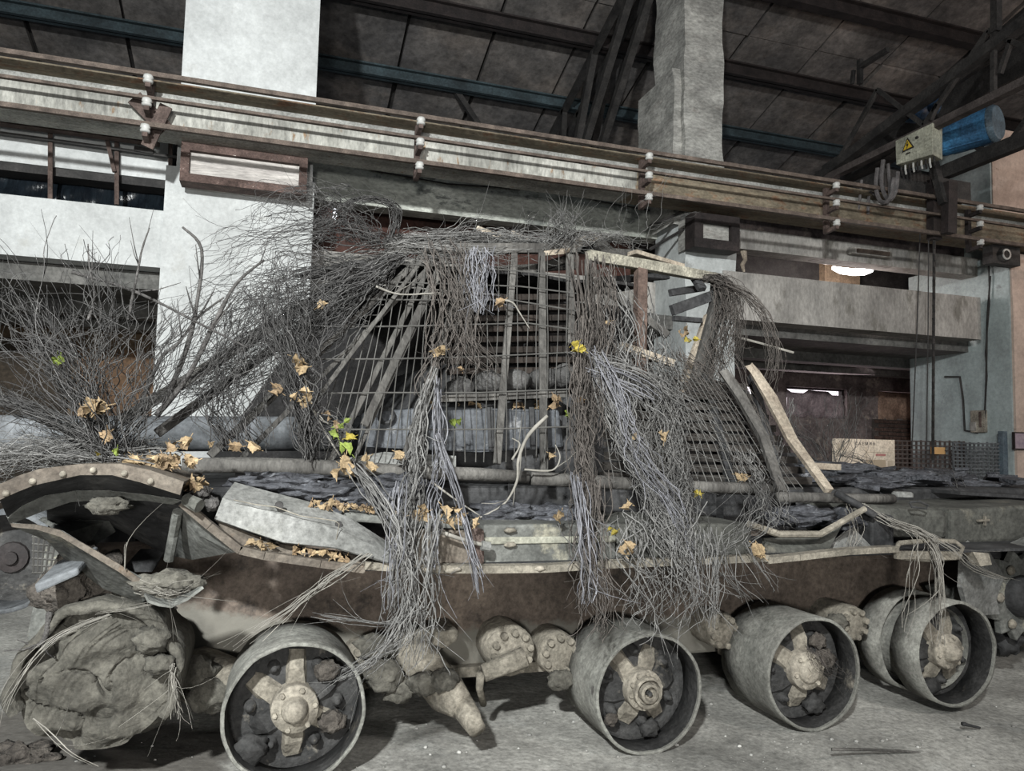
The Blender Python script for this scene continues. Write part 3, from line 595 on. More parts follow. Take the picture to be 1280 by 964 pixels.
# ---- road wheels
def road_wheel(c, r, depth, hub, twin=False, sp=6, a0=.3, lean=0):
    c = Vector(c); w_ = MB(); t = .016
    if twin:
        for ya, yb_ in ((0, depth*.42), (depth*.62, depth)):
            w_.lathe([(r-t, ya), (r, ya), (r, yb_), (r-t, yb_), (r-t, ya)], c, 'y', 56, .008)
        w_.lathe([(r*.80, depth*.3), (r*.80, depth*.8)], c, 'y', 40)
    else:
        w_.lathe([(r-t, 0), (r-t*.3, -.004), (r, .004), (r-.004, depth*.3), (r, depth*.6), (r-.002, depth), (r-t, depth), (r-t, 0)], c, 'y', 56, .007)
    W = w_.build('road_wheel', WHEEL, T, True)
    d = MB(); yd = .15
    MB().lathe([(r-t-.001, .014), (r-t-.004, .03), (r-t-.004, yd+.02), (r-t-.002, yd+.02)], c, 'y', 48, .005).build('rim_inner_shade', DISC, W, True)  # dark inner skin added, puts the shade inside the rim into colour
    d.lathe([(0, yd-.03), (r*.35, yd-.03), (r*.6, yd), (r*.86, yd+.03), (r-t, yd-.01), (r-t, yd+.04), (r*.5, yd+.06), (0, yd+.06)], c, 'y', 48, .01)
    d.build('wheel_disc', DISC, W, True)
    for k in range(sp):
        q = a0+k*2*math.pi/sp; di = Vector((math.cos(q), 0, math.sin(q))); pe = Vector((-math.sin(q), 0, math.cos(q)))
        p0 = c+di*r*.28+Vector((0, yd-.03, 0)); p1 = c+di*r*(.62+.14*random.random())+Vector((0, yd-.005, 0)); ww = .036+.016*random.random()
        rows = [[p0-pe*ww+Vector((0, .06, 0)), p0-pe*ww*.6, p0+pe*ww*.6, p0+pe*ww+Vector((0, .06, 0))],
                [p0.lerp(p1, .5)-pe*ww*1.1+Vector((0, .06, 0)), p0.lerp(p1, .5)-pe*ww*.45-Vector((0, .012, 0)), p0.lerp(p1, .5)+pe*ww*.45-Vector((0, .012, 0)), p0.lerp(p1, .5)+pe*ww*1.1+Vector((0, .06, 0))],
                [p1-pe*ww*.9+Vector((0, .06, 0)), p1-pe*ww*.4+Vector((0, .02, 0)), p1+pe*ww*.4+Vector((0, .02, 0)), p1+pe*ww*.9+Vector((0, .06, 0))]]
        MB().sheet(rows, -.02, .006).build('spoke', SAND if k % 3 else DISC, W)
        qq = q+math.pi/sp; e = c+Vector((math.cos(qq), 0, math.sin(qq)))*r*.62+Vector((0, yd-.03, 0))
        MB().lathe([(0, -.02), (.012, -.02), (.014, .0), (.025, .004), (.03, .06)], e, 'y', 10).build('bolt_boss', DISC, W, True)
    h = MB(); hr = r*.33
    h.lathe([(0, yd-.105), (hr*.55, yd-.105), (hr*.6, yd-.10), (hr, yd-.10), (hr*1.03, yd-.085), (hr*1.03, yd-.05), (hr*1.1, yd)], c, 'y', 36); h.build('hub_flange', HUBM, W, True)
    if hub == 'dome':
        MB().lathe([(0, yd-.165), (hr*.25, yd-.16), (hr*.45, yd-.14), (hr*.56, yd-.115), (hr*.58, yd-.10)], c, 'y', 24, .004).build('hub_cap', HUBM, W, True)
    elif hub == 'ring':
        MB().lathe([(hr*.78, yd-.10), (hr*.78, yd-.135), (hr*.66, yd-.14), (hr*.62, yd-.11), (hr*.50, yd-.11), (hr*.48, yd-.15), (hr*.36, yd-.155), (hr*.30, yd-.12), (0, yd-.12)], c, 'y', 30).build('hub_cap', HUBM, W)
        MB().lathe([(.0, yd-.15), (.012, yd-.15), (.014, yd-.11)], c, 'y', 8).build('bolt', DISC, W)
    else:
        MB().lathe([(0, yd-.125), (hr*.5, yd-.125), (hr*.62, yd-.115), (hr*.64, yd-.10)], c, 'y', 24, .002).build('hub_cap', HUBM, W, True)
        for q in (.9, 2.3, 3.9): 
            dd = Vector((math.cos(q), 0, math.sin(q)))*hr*.4; MB().bar(c+dd+Vector((0, yd-.127, 0)), c+Vector((0, yd-.127, 0)), .012, .006).build('rib', HUBM, W)
    nb = 10 if hub == 'ring' else 6
    for k in range(nb):
        q = .2+k*2*math.pi/nb; e = c+Vector((math.cos(q), 0, math.sin(q)))*hr*.86+Vector((0, yd-.10, 0))
        MB().lathe([(0, -.012), (.011, -.012), (.013, .0)], e, 'y', 6).build('bolt', HUBM, W)
    return W
cB, cC, cD, cE = at(369, 893, Y=3.3), at(813, 868, Y=3.3), at(1019, 843, Y=3.3), at(1197, 818, Y=3.3)
road_wheel(cB, .292, .40, 'dome', a0=.52)
road_wheel(cC, .287, .42, 'ring', a0=.15)
road_wheel(cD, .292, .42, 'flat', a0=.5)
road_wheel(cE, .292, .44, 'dome', twin=True, a0=.1)
# mud clods lying in the wheels
for c, lst in ((cC, ((.05, -.20, .05), (-.16, -.14, .035))), (cD, ((.07, -.19, .06), (.13, .04, .07), (.1, .14, .05))), (cB, ((-.17, -.16, .07), (.16, -.08, .06), (.13, .14, .055))), (cE, ((-.1, -.2, .06),))):
    for (dx, dz, s) in lst: MB().blob((c.x+dx, c.y+.10, c.z+dz), (s, s*.7, s*.8), .35, 2.4, 3, dx*9).build('mud_clod', DARKMUD if dz > -.15 else DISC, T, True)
# mud-caked leading wheel
cA = at(122, 850, Y=3.25); rA = .30
w_ = MB(); w_.lathe([(rA-.045, .02), (rA-.035, -.05), (rA-.01, -.055), (rA, -.03), (rA, .34), (rA-.03, .34), (rA-.045, .02)], cA, 'y', 48, .035, a0=-.55, a1=math.pi+.35)
WA = w_.build('road_wheel', MUD, T, True); WA['label'] = 'road wheel packed solid with cracked dry mud'
mb = MB(); n = 72; m_ = 26
for i in range(m_+1):
    r = rA*.90*i/m_
    for k in range(n):
        q = 2*math.pi*k/n; x, z = r*math.cos(q), r*math.sin(q); P = Vector((x*4.5, z*4.5, 2.7))
        ck = noise.noise(Vector((x*5+noise.noise(P)*.8, z*7, 1.3))); crack = -.075*max(0, 1-abs(ck)/.055)
        lum = .035*noise.fractal(P, 1, 2, 5)+.03*noise.noise(Vector((x*9, z*9, 6)))
        y = .03-.055*(1-(r/rA)**2)-lum-crack*.7
        for (hx, hz, hs) in ((-.20, .10, .05), (.20, .13, .05), (.2, .02, .03), (-.12, -.22, .05), (.02, -.14, .035)):
            y += .11*math.exp(-((x-hx)**2*1.0+(z-hz)**2*2.2)/(hs*hs))
        mb.v.append((cA.x+x, cA.y+y, cA.z+z))
mb.f = [(i*n+k, i*n+(k+1) % n, (i+1)*n+(k+1) % n, (i+1)*n+k) for i in range(m_) for k in range(n)]
mb.build('mud_filling', MUD, WA, True)
MB().blob((cA.x+.02, cA.y+.2, cA.z-.03), (.27, .2, .26), .2, 2, 3, 5).build('mud_core', MUD, WA, True)
for i, (px, py, s, Y) in enumerate(((110, 770, .05, 3.3), (150, 762, .06, 3.35), (75, 790, .045, 3.3), (190, 800, .05, 3.2), (200, 830, .04, 3.2))):
    MB().blob(at(px, py, Y=Y), (s*1.3, s, s), .4, 2.4, 3, i).build('mud_clod', MUD, WA, True)
# lump of earth and a slab stuck above it
MB().blob(at(105, 745, Y=3.45), (.16, .15, .17), .5, 2.2, 4, 3).build('mud_lump', DARKMUD, T, True)
MB().blob(at(150, 770, Y=3.55), (.18, .12, .12), .45, 2.2, 4, 8).build('mud_lump', DARKMUD, T, True)
MB().blob(at(90, 730, Y=3.35), (.085, .08, .12), .4, 2.5, 4, 13).build('mud_lump', DARKMUD, T, True)
s0, s1 = at(42, 731, Y=3.12), at(97, 710, Y=3.12)
MB().prism([s0, s1, at(99, 719, Y=3.12), at(45, 743, Y=3.12)], (.02, .22, .05)).build('stone_slab', STEELGREY, T, False, .008)

# ---- suspension: swing arms, housings, axle of the missing wheel
def boss(px, py, Y0, Y1, r, nb, m=SAND):
    c = at(px, py, Y=Y0); b = MB(); b.lathe([(0, 0), (r*.9, 0), (r, .02), (r, Y1-Y0)], c, 'y', 28, .008); o = b.build('arm_housing', m, T, True)
    for k in range(nb):
        q = k*2*math.pi/nb+.2; MB().lathe([(0, -.022), (.017, -.022), (.02, .0)], c+Vector((math.cos(q), 0, math.sin(q)))*r*.76, 'y', 8).build('bolt', m, o)
    return o
boss(640, 815, 3.62, 3.87, .125, 10); boss(700, 818, 3.66, 3.87, .11, 9); boss(1068, 780, 3.60, 3.87, .10, 8); boss(905, 790, 3.66, 3.87, .1, 8); boss(455, 835, 3.7, 3.87, .11, 7); boss(250, 850, 3.75, 3.87, .12, 0)
for nm, pts, rad in (('swing_arm', [(655, 822, 3.55), (630, 832, 3.55), (604, 842, 3.55)], [.052, .045, .04]), ('shock_link', [(601, 842, 3.56), (599, 860, 3.6), (604, 880, 3.68)], [.022, .018, .018]),
                     ('swing_arm', [(505, 800, 3.80), (530, 830, 3.66), (560, 868, 3.5), (577, 882, 3.42)], [.10, .095, .085, .065]), ('axle_stub', [(570, 872, 3.5), (590, 900, 3.36), (596, 912, 3.30)], [.062, .048, .040]),
                     ('swing_arm', [(520, 790, 3.75), (548, 815, 3.7)], [.07, .045]), ('swing_arm', [(250, 845, 3.8), (300, 860, 3.62), (345, 880, 3.5)], [.12, .1, .08]), ('swing_arm', [(905, 800, 3.8), (960, 825, 3.6)], [.09, .07]), ('swing_arm', [(1080, 785, 3.8), (1140, 800, 3.6)], [.08, .07]), ('swing_arm', [(705, 830, 3.8), (765, 850, 3.6)], [.09, .07])):
    MB().tube([at(x, y, Y=Y) for x, y, Y in pts], rad, 14, .12).build(nm, SAND, T, True)
for i, (px, py, Y, s) in enumerate(((480, 845, 3.6, .07), (500, 862, 3.62, .06), (530, 855, 3.5, .055), (555, 850, 3.46, .05), (470, 810, 3.7, .07), (235, 845, 3.6, .09), (260, 870, 3.55, .07), (545, 800, 3.7, .05), (1045, 778, 3.6, .05), (700, 850, 3.62, .05))):
    MB().blob(at(px, py, Y=Y), (s*1.3, s, s), .4, 2.2, 3, i+20).build('mud_clod', MUD, T, True)
MB().prism([at(545, 790, Y=3.6), at(573, 787, Y=3.6), at(573, 800, Y=3.6), at(556, 812, Y=3.6), at(540, 806, Y=3.6)], (0, .25, 0)).build('bump_stop', SAND, T, False, .01)
MB().span(tuple(at(560, 836, Y=3.8)), tuple(at(685, 828, Y=3.95))).build('hull_seam', SAND, T)

# ---- front mudguard
def strip(nm, top, bot, Yt, Yb, th, m, mid=None, jit=0):
    f = lambda Y, i, n: Y[0]+(Y[1]-Y[0])*i/max(n-1, 1) if isinstance(Y, tuple) else Y
    n = len(top); rows = [[at(x, y, Y=f(Yt, i, n)) for i, (x, y) in enumerate(top)]]
    if mid:
        n_ = len(mid[0]); rows.append([at(x, y, Y=f(mid[1], i, n_)) for i, (x, y) in enumerate(mid[0])])
    rows.append([at(x, y, Y=f(Yb, i, n)) for i, (x, y) in enumerate(bot)])
    return MB().sheet(rows, th, jit).build(nm, m, T)
tp = [(-14, 611), (0, 605), (25, 594), (50, 586), (100, 580), (150, 580), (188, 588), (230, 602)]
bt = [(-14, 634), (0, 625), (22, 615), (42, 607), (100, 594), (140, 594), (175, 603), (225, 619)]
mg = strip('mudguard_skirt', tp, bt, 2.98, 2.98, .012, TANKRUST)
rows = [[at(x, y, Y=2.98) for x, y in tp], [at(x, y, Y=2.98)+Vector((0, .8, -.01)) for x, y in tp]]
MB().sheet(rows, -.012).build('mudguard_top', TANKRUST, T)
strip('mudguard_inner_rib', [(10, 648), (30, 632), (57, 620), (95, 614), (135, 614), (190, 620), (228, 626)], [(12, 656), (32, 648), (52, 640), (88, 628), (125, 625), (180, 626), (216, 631)], 3.12, 3.16, .012, TANKGREEN)
strip('mudguard_lining', [(57, 622), (95, 616), (135, 616), (190, 622), (228, 628)], [(60, 660), (100, 655), (135, 655), (200, 690), (212, 700)], 3.2, 3.72, .012, TANKDARK)
for x, y in ((7, 617), (40, 602), (78, 593), (116, 588), (155, 592), (188, 602)):
    c = at(x, y, Y=2.972); MB().lathe([(0, -.008), (.009, -.007), (.012, .006)], c, 'y', 8).build('rivet', HUBM, mg, True)
strip('mudguard_flap', [(15, 657), (45, 659), (75, 667), (112, 688), (150, 710), (175, 727), (188, 748)], [(47, 660), (65, 680), (82, 700), (105, 718), (130, 735), (155, 745), (178, 753)], (3.02, 3.12), (3.3, 3.3), .012, TANKGREEN, jit=.004)
strip('flap_edge', [(13, 654), (45, 656), (75, 663), (112, 684), (150, 706), (176, 724)], [(15, 659), (45, 662), (75, 671), (112, 693), (150, 716), (172, 732)], (3.0, 3.1), (3.0, 3.1), .02, TANKRUST)
bowl = strip('flap_tip', [(172, 722), (200, 716), (228, 712), (246, 722), (253, 732)], [(186, 750), (200, 755), (214, 757), (233, 748), (253, 733)], (3.2, 3.25), (3.02, 3.04), .01, TANKGREEN, ([(178, 735), (200, 740), (222, 738), (240, 735), (253, 733)], (3.12, 3.16)))
for i, (px, py, s) in enumerate(((195, 730, .06), (215, 728, .07), (232, 728, .05), (205, 742, .05))):
    MB().blob(at(px, py, Y=3.12), (s*1.3, s, s*.6), .5, 2.6, 3, 40+i).build('mud_clod', MUD, T, True)
MB().prism([at(48, 650, Y=3.6), at(130, 652, Y=3.65), at(140, 668, Y=3.6), at(105, 690, Y=3.5), at(78, 668, Y=3.4)], (.01, .02, .01)).build('inner_panel', TANKGREEN, T)
MB().prism([at(150, 715, Y=3.6), at(172, 690, Y=3.68), at(205, 690, Y=3.7), at(190, 715, Y=3.65)], (.01, .02, .01)).build('inner_panel', TANKDARK, T)
MB().blob(at(135, 632, Y=3.1), (.07, .04, .03), .6, 3, 3, 4).build('mud_clod', MUD, T, True)
# gusset behind the mudguard with its post
rows = [[at(227, 626, Y=3.15), at(262, 655, Y=3.14), at(301, 688, Y=3.13)], [at(222, 650, Y=3.3), at(250, 670, Y=3.22), at(292, 691, Y=3.14)], [at(208, 694, Y=3.6), at(240, 700, Y=3.45), at(285, 692, Y=3.2)]]
MB().sheet(rows, .012).build('fender_gusset', TANKGREEN, T)
MB().tube([at(222, 640, Y=3.2), at(217, 668, Y=3.3), at(211, 700, Y=3.35)], .02, 8).build('fender_post', TANKGREEN, T)
MB().tube([at(232, 624, Y=3.08), at(250, 633, Y=3.04)], [.022, .026], 12, .15).build('hinge', TANKOLD, T)
strip('mudguard_shade_sheet', bt[1:], [(10, 648), (30, 632), (57, 620), (95, 614), (135, 614), (190, 620), (228, 626)], 2.99, 3.13, .008, TANKDARK)  # dark sheet added to close the gap as the mudguard's shaded underside
# fender edge lips
def edge(nm, pts, Y, h, d, m):
    mb = MB(); P = [at(x, y, Y=Y) for x, y in pts]
    for a, b in zip(P, P[1:]): mb.bar(a, b+(b-a).normalized()*.002, d, h)
    return mb.build(nm, m, T)
edge('fender_lip', [(228, 628), (262, 657), (300, 687), (330, 694), (400, 704), (455, 711)], 3.12, .03, .05, TANKRUST)
edge('fender_lip', [(455, 706), (520, 710), (600, 711), (680, 710), (760, 705), (860, 701), (956, 697)], 3.12, .032, .06, SAND)
edge('fender_lip', [(956, 700), (995, 696), (1057, 689), (1118, 686)], 3.12, .03, .06, SAND)
# bent grey plate
up_ = [(293, 603), (337, 615), (392, 629), (437, 648), (487, 679)]; md_ = [(278, 622), (325, 637), (382, 651), (428, 664), (487, 690)]; lo_ = [(268, 648), (313, 664), (355, 679), (420, 685), (486, 703)]
pb = strip('bent_plate', up_, lo_, (3.36, 3.2), (3.16, 3.06), .01, TANKGREY, (md_, (3.20, 3.1)), .003)
for x, y, s in ((349, 633, .016), (325, 660, .008), (424, 657, .014)):
    MB().lathe([(0, 0), (s, 0), (s*1.1, .012)], at(x, y, Y=3.135 if x > 300 else 3.1)+Vector((0, .02, 0)), 'y', 10).build('hole', BLACKST, pb)
MB().tube([at(x, y, Y=3.10+.06*(430-x)/130) for x, y in ((292, 625), (320, 631), (345, 634), (375, 645), (418, 651), (424, 655), (420, 676))], .0018, 4).build('scratched_line', HUBM, pb)
strip('fender_sheet', [(270, 650), (313, 667), (355, 682), (420, 688), (490, 704)], [(298, 687), (330, 692), (360, 697), (420, 702), (490, 710)], (3.2, 3.2), 3.14, .008, TANKRUST)
# stowage bins along the fender
def bin_(nm, x0, x1, yt0, yb0, yt1, yb1, Y, d, m, bev=.012):
    return MB().prism([at(x0, yt0, Y=Y), at(x1, yt1, Y=Y), at(x1, yb1, Y=Y), at(x0, yb0, Y=Y)], (0, d, 0)).build(nm, m, T, False, bev)
bin_('side_panel', 488, 592, 660, 704, 664, 708, 3.2, .03, TANKRUST)
bin_('side_shelf', 430, 597, 640, 652, 655, 664, 3.25, .4, TANKGREEN)
bn = bin_('stowage_bin', 604, 770, 656, 708, 655, 704, 3.2, .6, TANKGREEN)
bin_('bin_band', 604, 770, 672, 681, 670, 678, 3.19, .02, mat('worn_green_band', (.26, .255, .21), (.17, .17, .14), 5, .9, .3), .004)
bin_('side_panel', 770, 940, 655, 704, 655, 699, 3.22, .6, TANKOLD)
bin_('bracket_plate', 590, 606, 660, 706, 662, 706, 3.16, .12, RUST)
MB().tube([at(x, y, Y=3.13) for x, y in ((540, 661), (570, 672), (598, 680), (612, 683))], .009, 8).build('lever', STRAW, T, True)
MB().blob(at(246, 616, Y=3.2), (.05, .04, .03), .5, 2.4, 3, 77).blob(at(264, 630, Y=3.2), (.03, .03, .03), .5, 2.4, 3, 78).build('bark_lump', BARK, T, True)
MB().tube([at(x, y, Y=3.12) for x, y in ((602, 682), (612, 684))], .022, 10).build('lever_joint', TANKGREY, T)
for y in (663, 681): MB().blob(at(638, y, Y=3.185), (.03, .015, .012), .3, 3, 2, 1).build('bolt', SAND, bn, True)
for i in range(9):
    x = random.uniform(505, 690); MB().blob(at(x, 712+random.uniform(-3, 2), Y=3.09), (.025, .015, .012), .4, 3, 2, i).build('mud_clod', HUBM, T, True)
# right-hand fender wreckage
MB().tube([at(x, y, Y=3.2) for x, y in ((935, 655), (974, 668), (1025, 668), (1081, 636))], [.017, .018, .018, .016], 8).build('bent_rail', SAND, T)
MB().prism([at(955, 673, Y=3.3), at(1022, 673, Y=3.3), at(1055, 652, Y=3.35), at(1035, 690, Y=3.2), at(960, 700, Y=3.2)], (0, .02, 0)).build('torn_panel', TANKOLD, T)
MB().prism([at(1029, 689, Y=3.3), at(1066, 659, Y=3.4), at(1092, 686, Y=3.3)], (0, .02, 0)).build('gusset', TANKGREY, T)
bin_('inner_box', 1090, 1118, 640, 685, 645, 684, 3.35, .4, TANKDARK)
b1 = bin_('stowage_bin', 1092, 1188, 632, 674, 636, 676, 3.38, .62, TANKOLD, .05)
bin_('stowage_bin', 1189, 1330, 637, 680, 630, 676, 3.42, .6, TANKOLD, .02)
MB().tube([at(x, y, Y=3.3) for x, y in ((1137, 628), (1150, 627), (1160, 632), (1158, 636), (1140, 634), (1137, 628))], .006, 6).build('handle', TANKDARK, b1)
MB().lathe([(0, .03), (.05, .03), (.06, .02), (.06, 0)], at(1128, 621, Y=3.6), 'z', 20).build('filler_cap', TANKGREY, b1, True)
MB().bar(at(1222, 651, Y=3.40), at(1236, 650, Y=3.40), .015, .012).bar(at(1231, 645, Y=3.40), at(1231, 657, Y=3.40), .012, .012).build('latch', SAND, T)
lp = [(1124, 679), (1160, 676), (1193, 677), (1203, 684), (1199, 697), (1160, 700), (1124, 697), (1119, 688), (1124, 679)]
MB().tube([at(x, y, Y=3.12) for x, y in lp], .013, 8).build('step_loop', SAND, T, True)
MB().prism([at(1120, 689, Y=3.1), at(1201, 690, Y=3.1), at(1196, 700, Y=3.1), at(1121, 699, Y=3.1)], (0, .02, 0)).build('step_plate', SAND, T)
MB().sheet([[at(1236, 681, Y=3.35), at(1262, 679, Y=3.35), at(1300, 662, Y=3.3)], [at(1250, 683, Y=3.3), at(1272, 684, Y=3.25), at(1300, 676, Y=3.2)]], .01).build('torn_flap', TANKGREY, T)
MB().prism([at(1216, 690, Y=3.15), at(1236, 692, Y=3.15), at(1240, 706, Y=3.15), at(1226, 708, Y=3.15)], (0, .06, 0)).build('fender_bracket', HUBM, T)
# poles lying along the hull
def pole(nm, pts, r, m, Y=3.58, jit=.10, lab=None):
    o = MB().tube([at(*p[:2], Y=p[2] if len(p) > 2 else Y) for p in pts], r, 12, jit).build(nm, m, None, True)
    tag(o, lab, 'pole'); return o
pole('wooden_pole', [(228, 582), (300, 582), (380, 584), (440, 587), (520, 591), (600, 593), (660, 597)], [.034, .036, .036, .036, .034, .034, .034], WOOD, lab='long weathered pole lying along the hull below the wire mesh')
pole('wooden_pole', [(664, 598), (720, 601), (800, 606), (880, 609), (962, 612)], .034, WOOD, lab='shorter dark pole continuing below the mass of hanging vines')
pole('wooden_pole', [(972, 622), (1020, 622), (1060, 623), (1116, 624)], [.028, .03, .03, .03], WOOD, 3.5, lab='thick pole with a charred end by the split pale board')
pole('iron_pipe', [(1044, 616, 3.42), (1070, 630, 3.36), (1094, 645, 3.3)], .02, TANKDARK, lab='dark pipe slanting across the charred pole end')
for i, x in enumerate((300, 470, 640, 760, 900, 990, 1090)):
    MB().bar(at(x, 592+i*5, Y=3.6), at(x, 640+i*3, Y=3.75), .04, .05).build('pole_bracket', TANKDARK, T)
# charred rubber and bark lumps between pole and fender
for i, (x, y, w2, h2, ) in enumerate(((400, 612, .20, .05), (455, 620, .22, .06), (350, 603, .2, .04), (500, 605, .15, .05), (630, 640, .16, .05), (690, 645, .2, .05), (430, 632, .16, .05), (1000, 645, .2, .06), (1050, 650, .14, .06), (320, 615, .1, .03))):
    MB().blob(at(x, y, Y=3.5), (w2, .12, h2), .5, 2.5, 4, 60+i).build('charred_lump', ASHRUB, T, True)
# engine deck debris
for i in range(90):
    x = random.uniform(3.1, 6.0); y = random.uniform(4.0, 5.6); s = random.uniform(.05, .2); q = random.uniform(0, 3.1); z = 1.225+random.uniform(0, .05)
    a = Vector((math.cos(q), math.sin(q), random.uniform(-.2, .2)))*s; b = Vector((-math.sin(q), math.cos(q), random.uniform(-.2, .2)))*s*random.uniform(.2, .7)
    c = Vector((x, y, z)); MB().prism([c-a-b, c+a-b*.6, c+a*.7+b, c-a*.8+b*.9], (0, 0, .015+random.random()*.02)).build('deck_flake', ASHRUB, T)
for i, (x, y, Y, s) in enumerate(((1060, 590, 4.6, .22), (1130, 597, 4.3, .2), (1200, 612, 4.4, .25), (1090, 605, 4.1, .15), (1250, 620, 4.3, .2), (1030, 585, 4.6, .15))):
    MB().blob(at(x, y, Y=Y), (s*1.6, s, s*.28), .5, 2.5, 4, 80+i).build('charred_lump', ASHRUB, T, True)
MB().prism([(3.6, 5.2, 1.22), (4.9, 5.2, 1.22), (4.7, 5.2, 1.30), (4.05, 5.2, 1.45), (3.7, 5.2, 1.5)], (0, .5, 0)).build('engine_cover', TANKDARK, T)
MB().bar(at(1180, 615, Y=3.9), at(1300, 622, Y=3.9), .25, .02).build('deck_plate', TANKDARK, T)
MB().bar(at(1010, 582, Y=4.0), at(1048, 584, Y=4.0), .05, .04).build('deck_stick', WOODL, T)
# drive sprocket fragments at the tail
cS = at(1275, 745, Y=3.55); mb = MB(); rs = .28
prof = []
for k in range(26):
    q = 2*math.pi*k/26; rr = rs if k % 2 else rs*.80
    prof.append((cS.x+rr*math.cos(q), cS.y, cS.z+rr*math.sin(q)))
MB().prism(prof, (0, .05, 0)).build('drive_sprocket', TANKGREEN, T, False, .008)
MB().lathe([(0, -.08), (.1, -.08), (.13, -.03), (.14, .3)], cS, 'y', 24, .01).build('sprocket_hub', TANKDARK, T, True)
for k in range(6):
    q = k*math.pi/3; MB().blob(cS+Vector((math.cos(q)*.19, -.02, math.sin(q)*.19)), (.03, .02, .03), .2, 2, 2, k).build('sprocket_bolt', SAND, T, True)
MB().sheet([[at(1216, 655, Y=3.45), at(1205, 690, Y=3.4), at(1203, 735, Y=3.4), at(1212, 770, Y=3.45)][::-1], [at(1256, 722, Y=3.5), at(1250, 735, Y=3.5), at(1246, 750, Y=3.5), at(1250, 768, Y=3.5)][::-1]], .03).build('track_guard', TANKGREY, T)
MB().prism([at(1168, 735, Y=3.65), at(1215, 725, Y=3.6), at(1240, 760, Y=3.6), at(1200, 770, Y=3.65)], (0, .1, 0)).build('idler_cover', TANKGREEN, T, False, .02)
for i, (x, y, s) in enumerate(((1240, 700, .1), (1260, 690, .09), (1272, 780, .1), (1255, 800, .1), (1278, 720, .08))):
    MB().blob(at(x, y, Y=3.75), (s, s, s), .45, 2.4, 3, 90+i).build('mud_clod', TANKDARK, T, True)

# ---- turret with stowage, gun, louvres
tc_ = (1.75, 5.25, 1.2)
MB().lathe([(1.05, 0), (1.25, .08), (1.28, .22), (1.15, .48), (.9, .72), (.5, .86), (0, .9)], tc_, 'z', 40, .05).build('turret', TANKDARK, T, True)
MB().lathe([(.3, .82), (.3, .98), (.26, 1.0), (0, 1.0)], (2.0, 5.0, 1.2), 'z', 20).build('hatch', TANKDARK, T, True)
MB().tube([(.75, 5.2, 1.50), (.2, 5.2, 1.49), (-1.4, 5.15, 1.45), (-4.5, 5.1, 1.42)], [.13, .115, .11, .10], 20).build('gun_barrel', STEELGREY, T, True)
st = MB().prism([at(460, 514, Y=4.0), at(540, 508, Y=3.95), at(700, 512, Y=3.95), at(706, 560, Y=3.95), at(600, 566, Y=3.92), at(455, 560, Y=3.98)], (0, .35, 0)).build('turret_box', TANKBLUE, T, False, .02)
for x in (521, 612, 664): MB().bar(at(x, 509, Y=3.925), at(x+2, 562, Y=3.915), .03, .006, up=(0, 1, 0)).build('strap', TANKDARK, st)
MB().lathe([(.028, 0), (.04, -.01), (.05, 0), (.04, .01), (.028, 0)], at(483, 520, Y=3.95), 'y', 14).build('ring', TANKDARK, st)
MB().bar(at(540, 500, Y=4.0), at(700, 494, Y=4.0), .25, .035).build('box_lid', WOOD, st)
MB().sheet([[at(400, 578, Y=3.75), at(480, 565, Y=3.8), at(570, 570, Y=3.75)], [at(400, 590, Y=3.68), at(480, 586, Y=3.65), at(570, 589, Y=3.68)]], .01).build('torn_panel', TANKGREY, T)
for i, (x, y) in enumerate(((610, 478), (645, 476), (678, 474), (705, 470), (745, 480), (575, 486), (780, 500))):
    MB().blob(at(x, y, Y=4.15), (.085, .12, .07), .18, 1.8, 3, 30+i).build('sandbag', mat('charred_bag', (.10, .098, .095), (.055, .053, .052), 7, .95, .5, bscale=40), T, True)
for i in range(8):
    y = 372+i*13; MB().bar(at(560, y+2, Y=4.35-.02*i), at(735, y, Y=4.35-.02*i), .10, .035).build('louvre', mat('brown_charred_slat', (.028, .021, .017), (.014, .011, .009), 6, .85, .3), T)
for i in range(10):
    y = 470+i*14; MB().bar(at(752, y+10-i*1.2, Y=4.15-.02*i), at(930+i*9, y+14-i, Y=4.35-.03*i), .06, .045).build('side_slat', mat('sooty_wood_slat', (.062, .055, .049), (.03, .027, .024), 6, .9, .4, stretch=(.4, 1, 1)), T)
MB().sheet([[at(748, 462, Y=4.45), at(850, 470, Y=4.55), at(930, 480, Y=4.75)], [at(748, 612, Y=4.2), at(870, 612, Y=4.25), at(1012, 612, Y=4.2)]], .02).build('side_dark_backing', TANKDARK, T)  # dark sheet added behind the slats so their gaps stay black
for x in (830, 900, 960): MB().bar(at(x-20, 470, Y=4.35), at(x+15, 610, Y=3.95), .05, .05).build('slat_upright', TANKDARK, T)
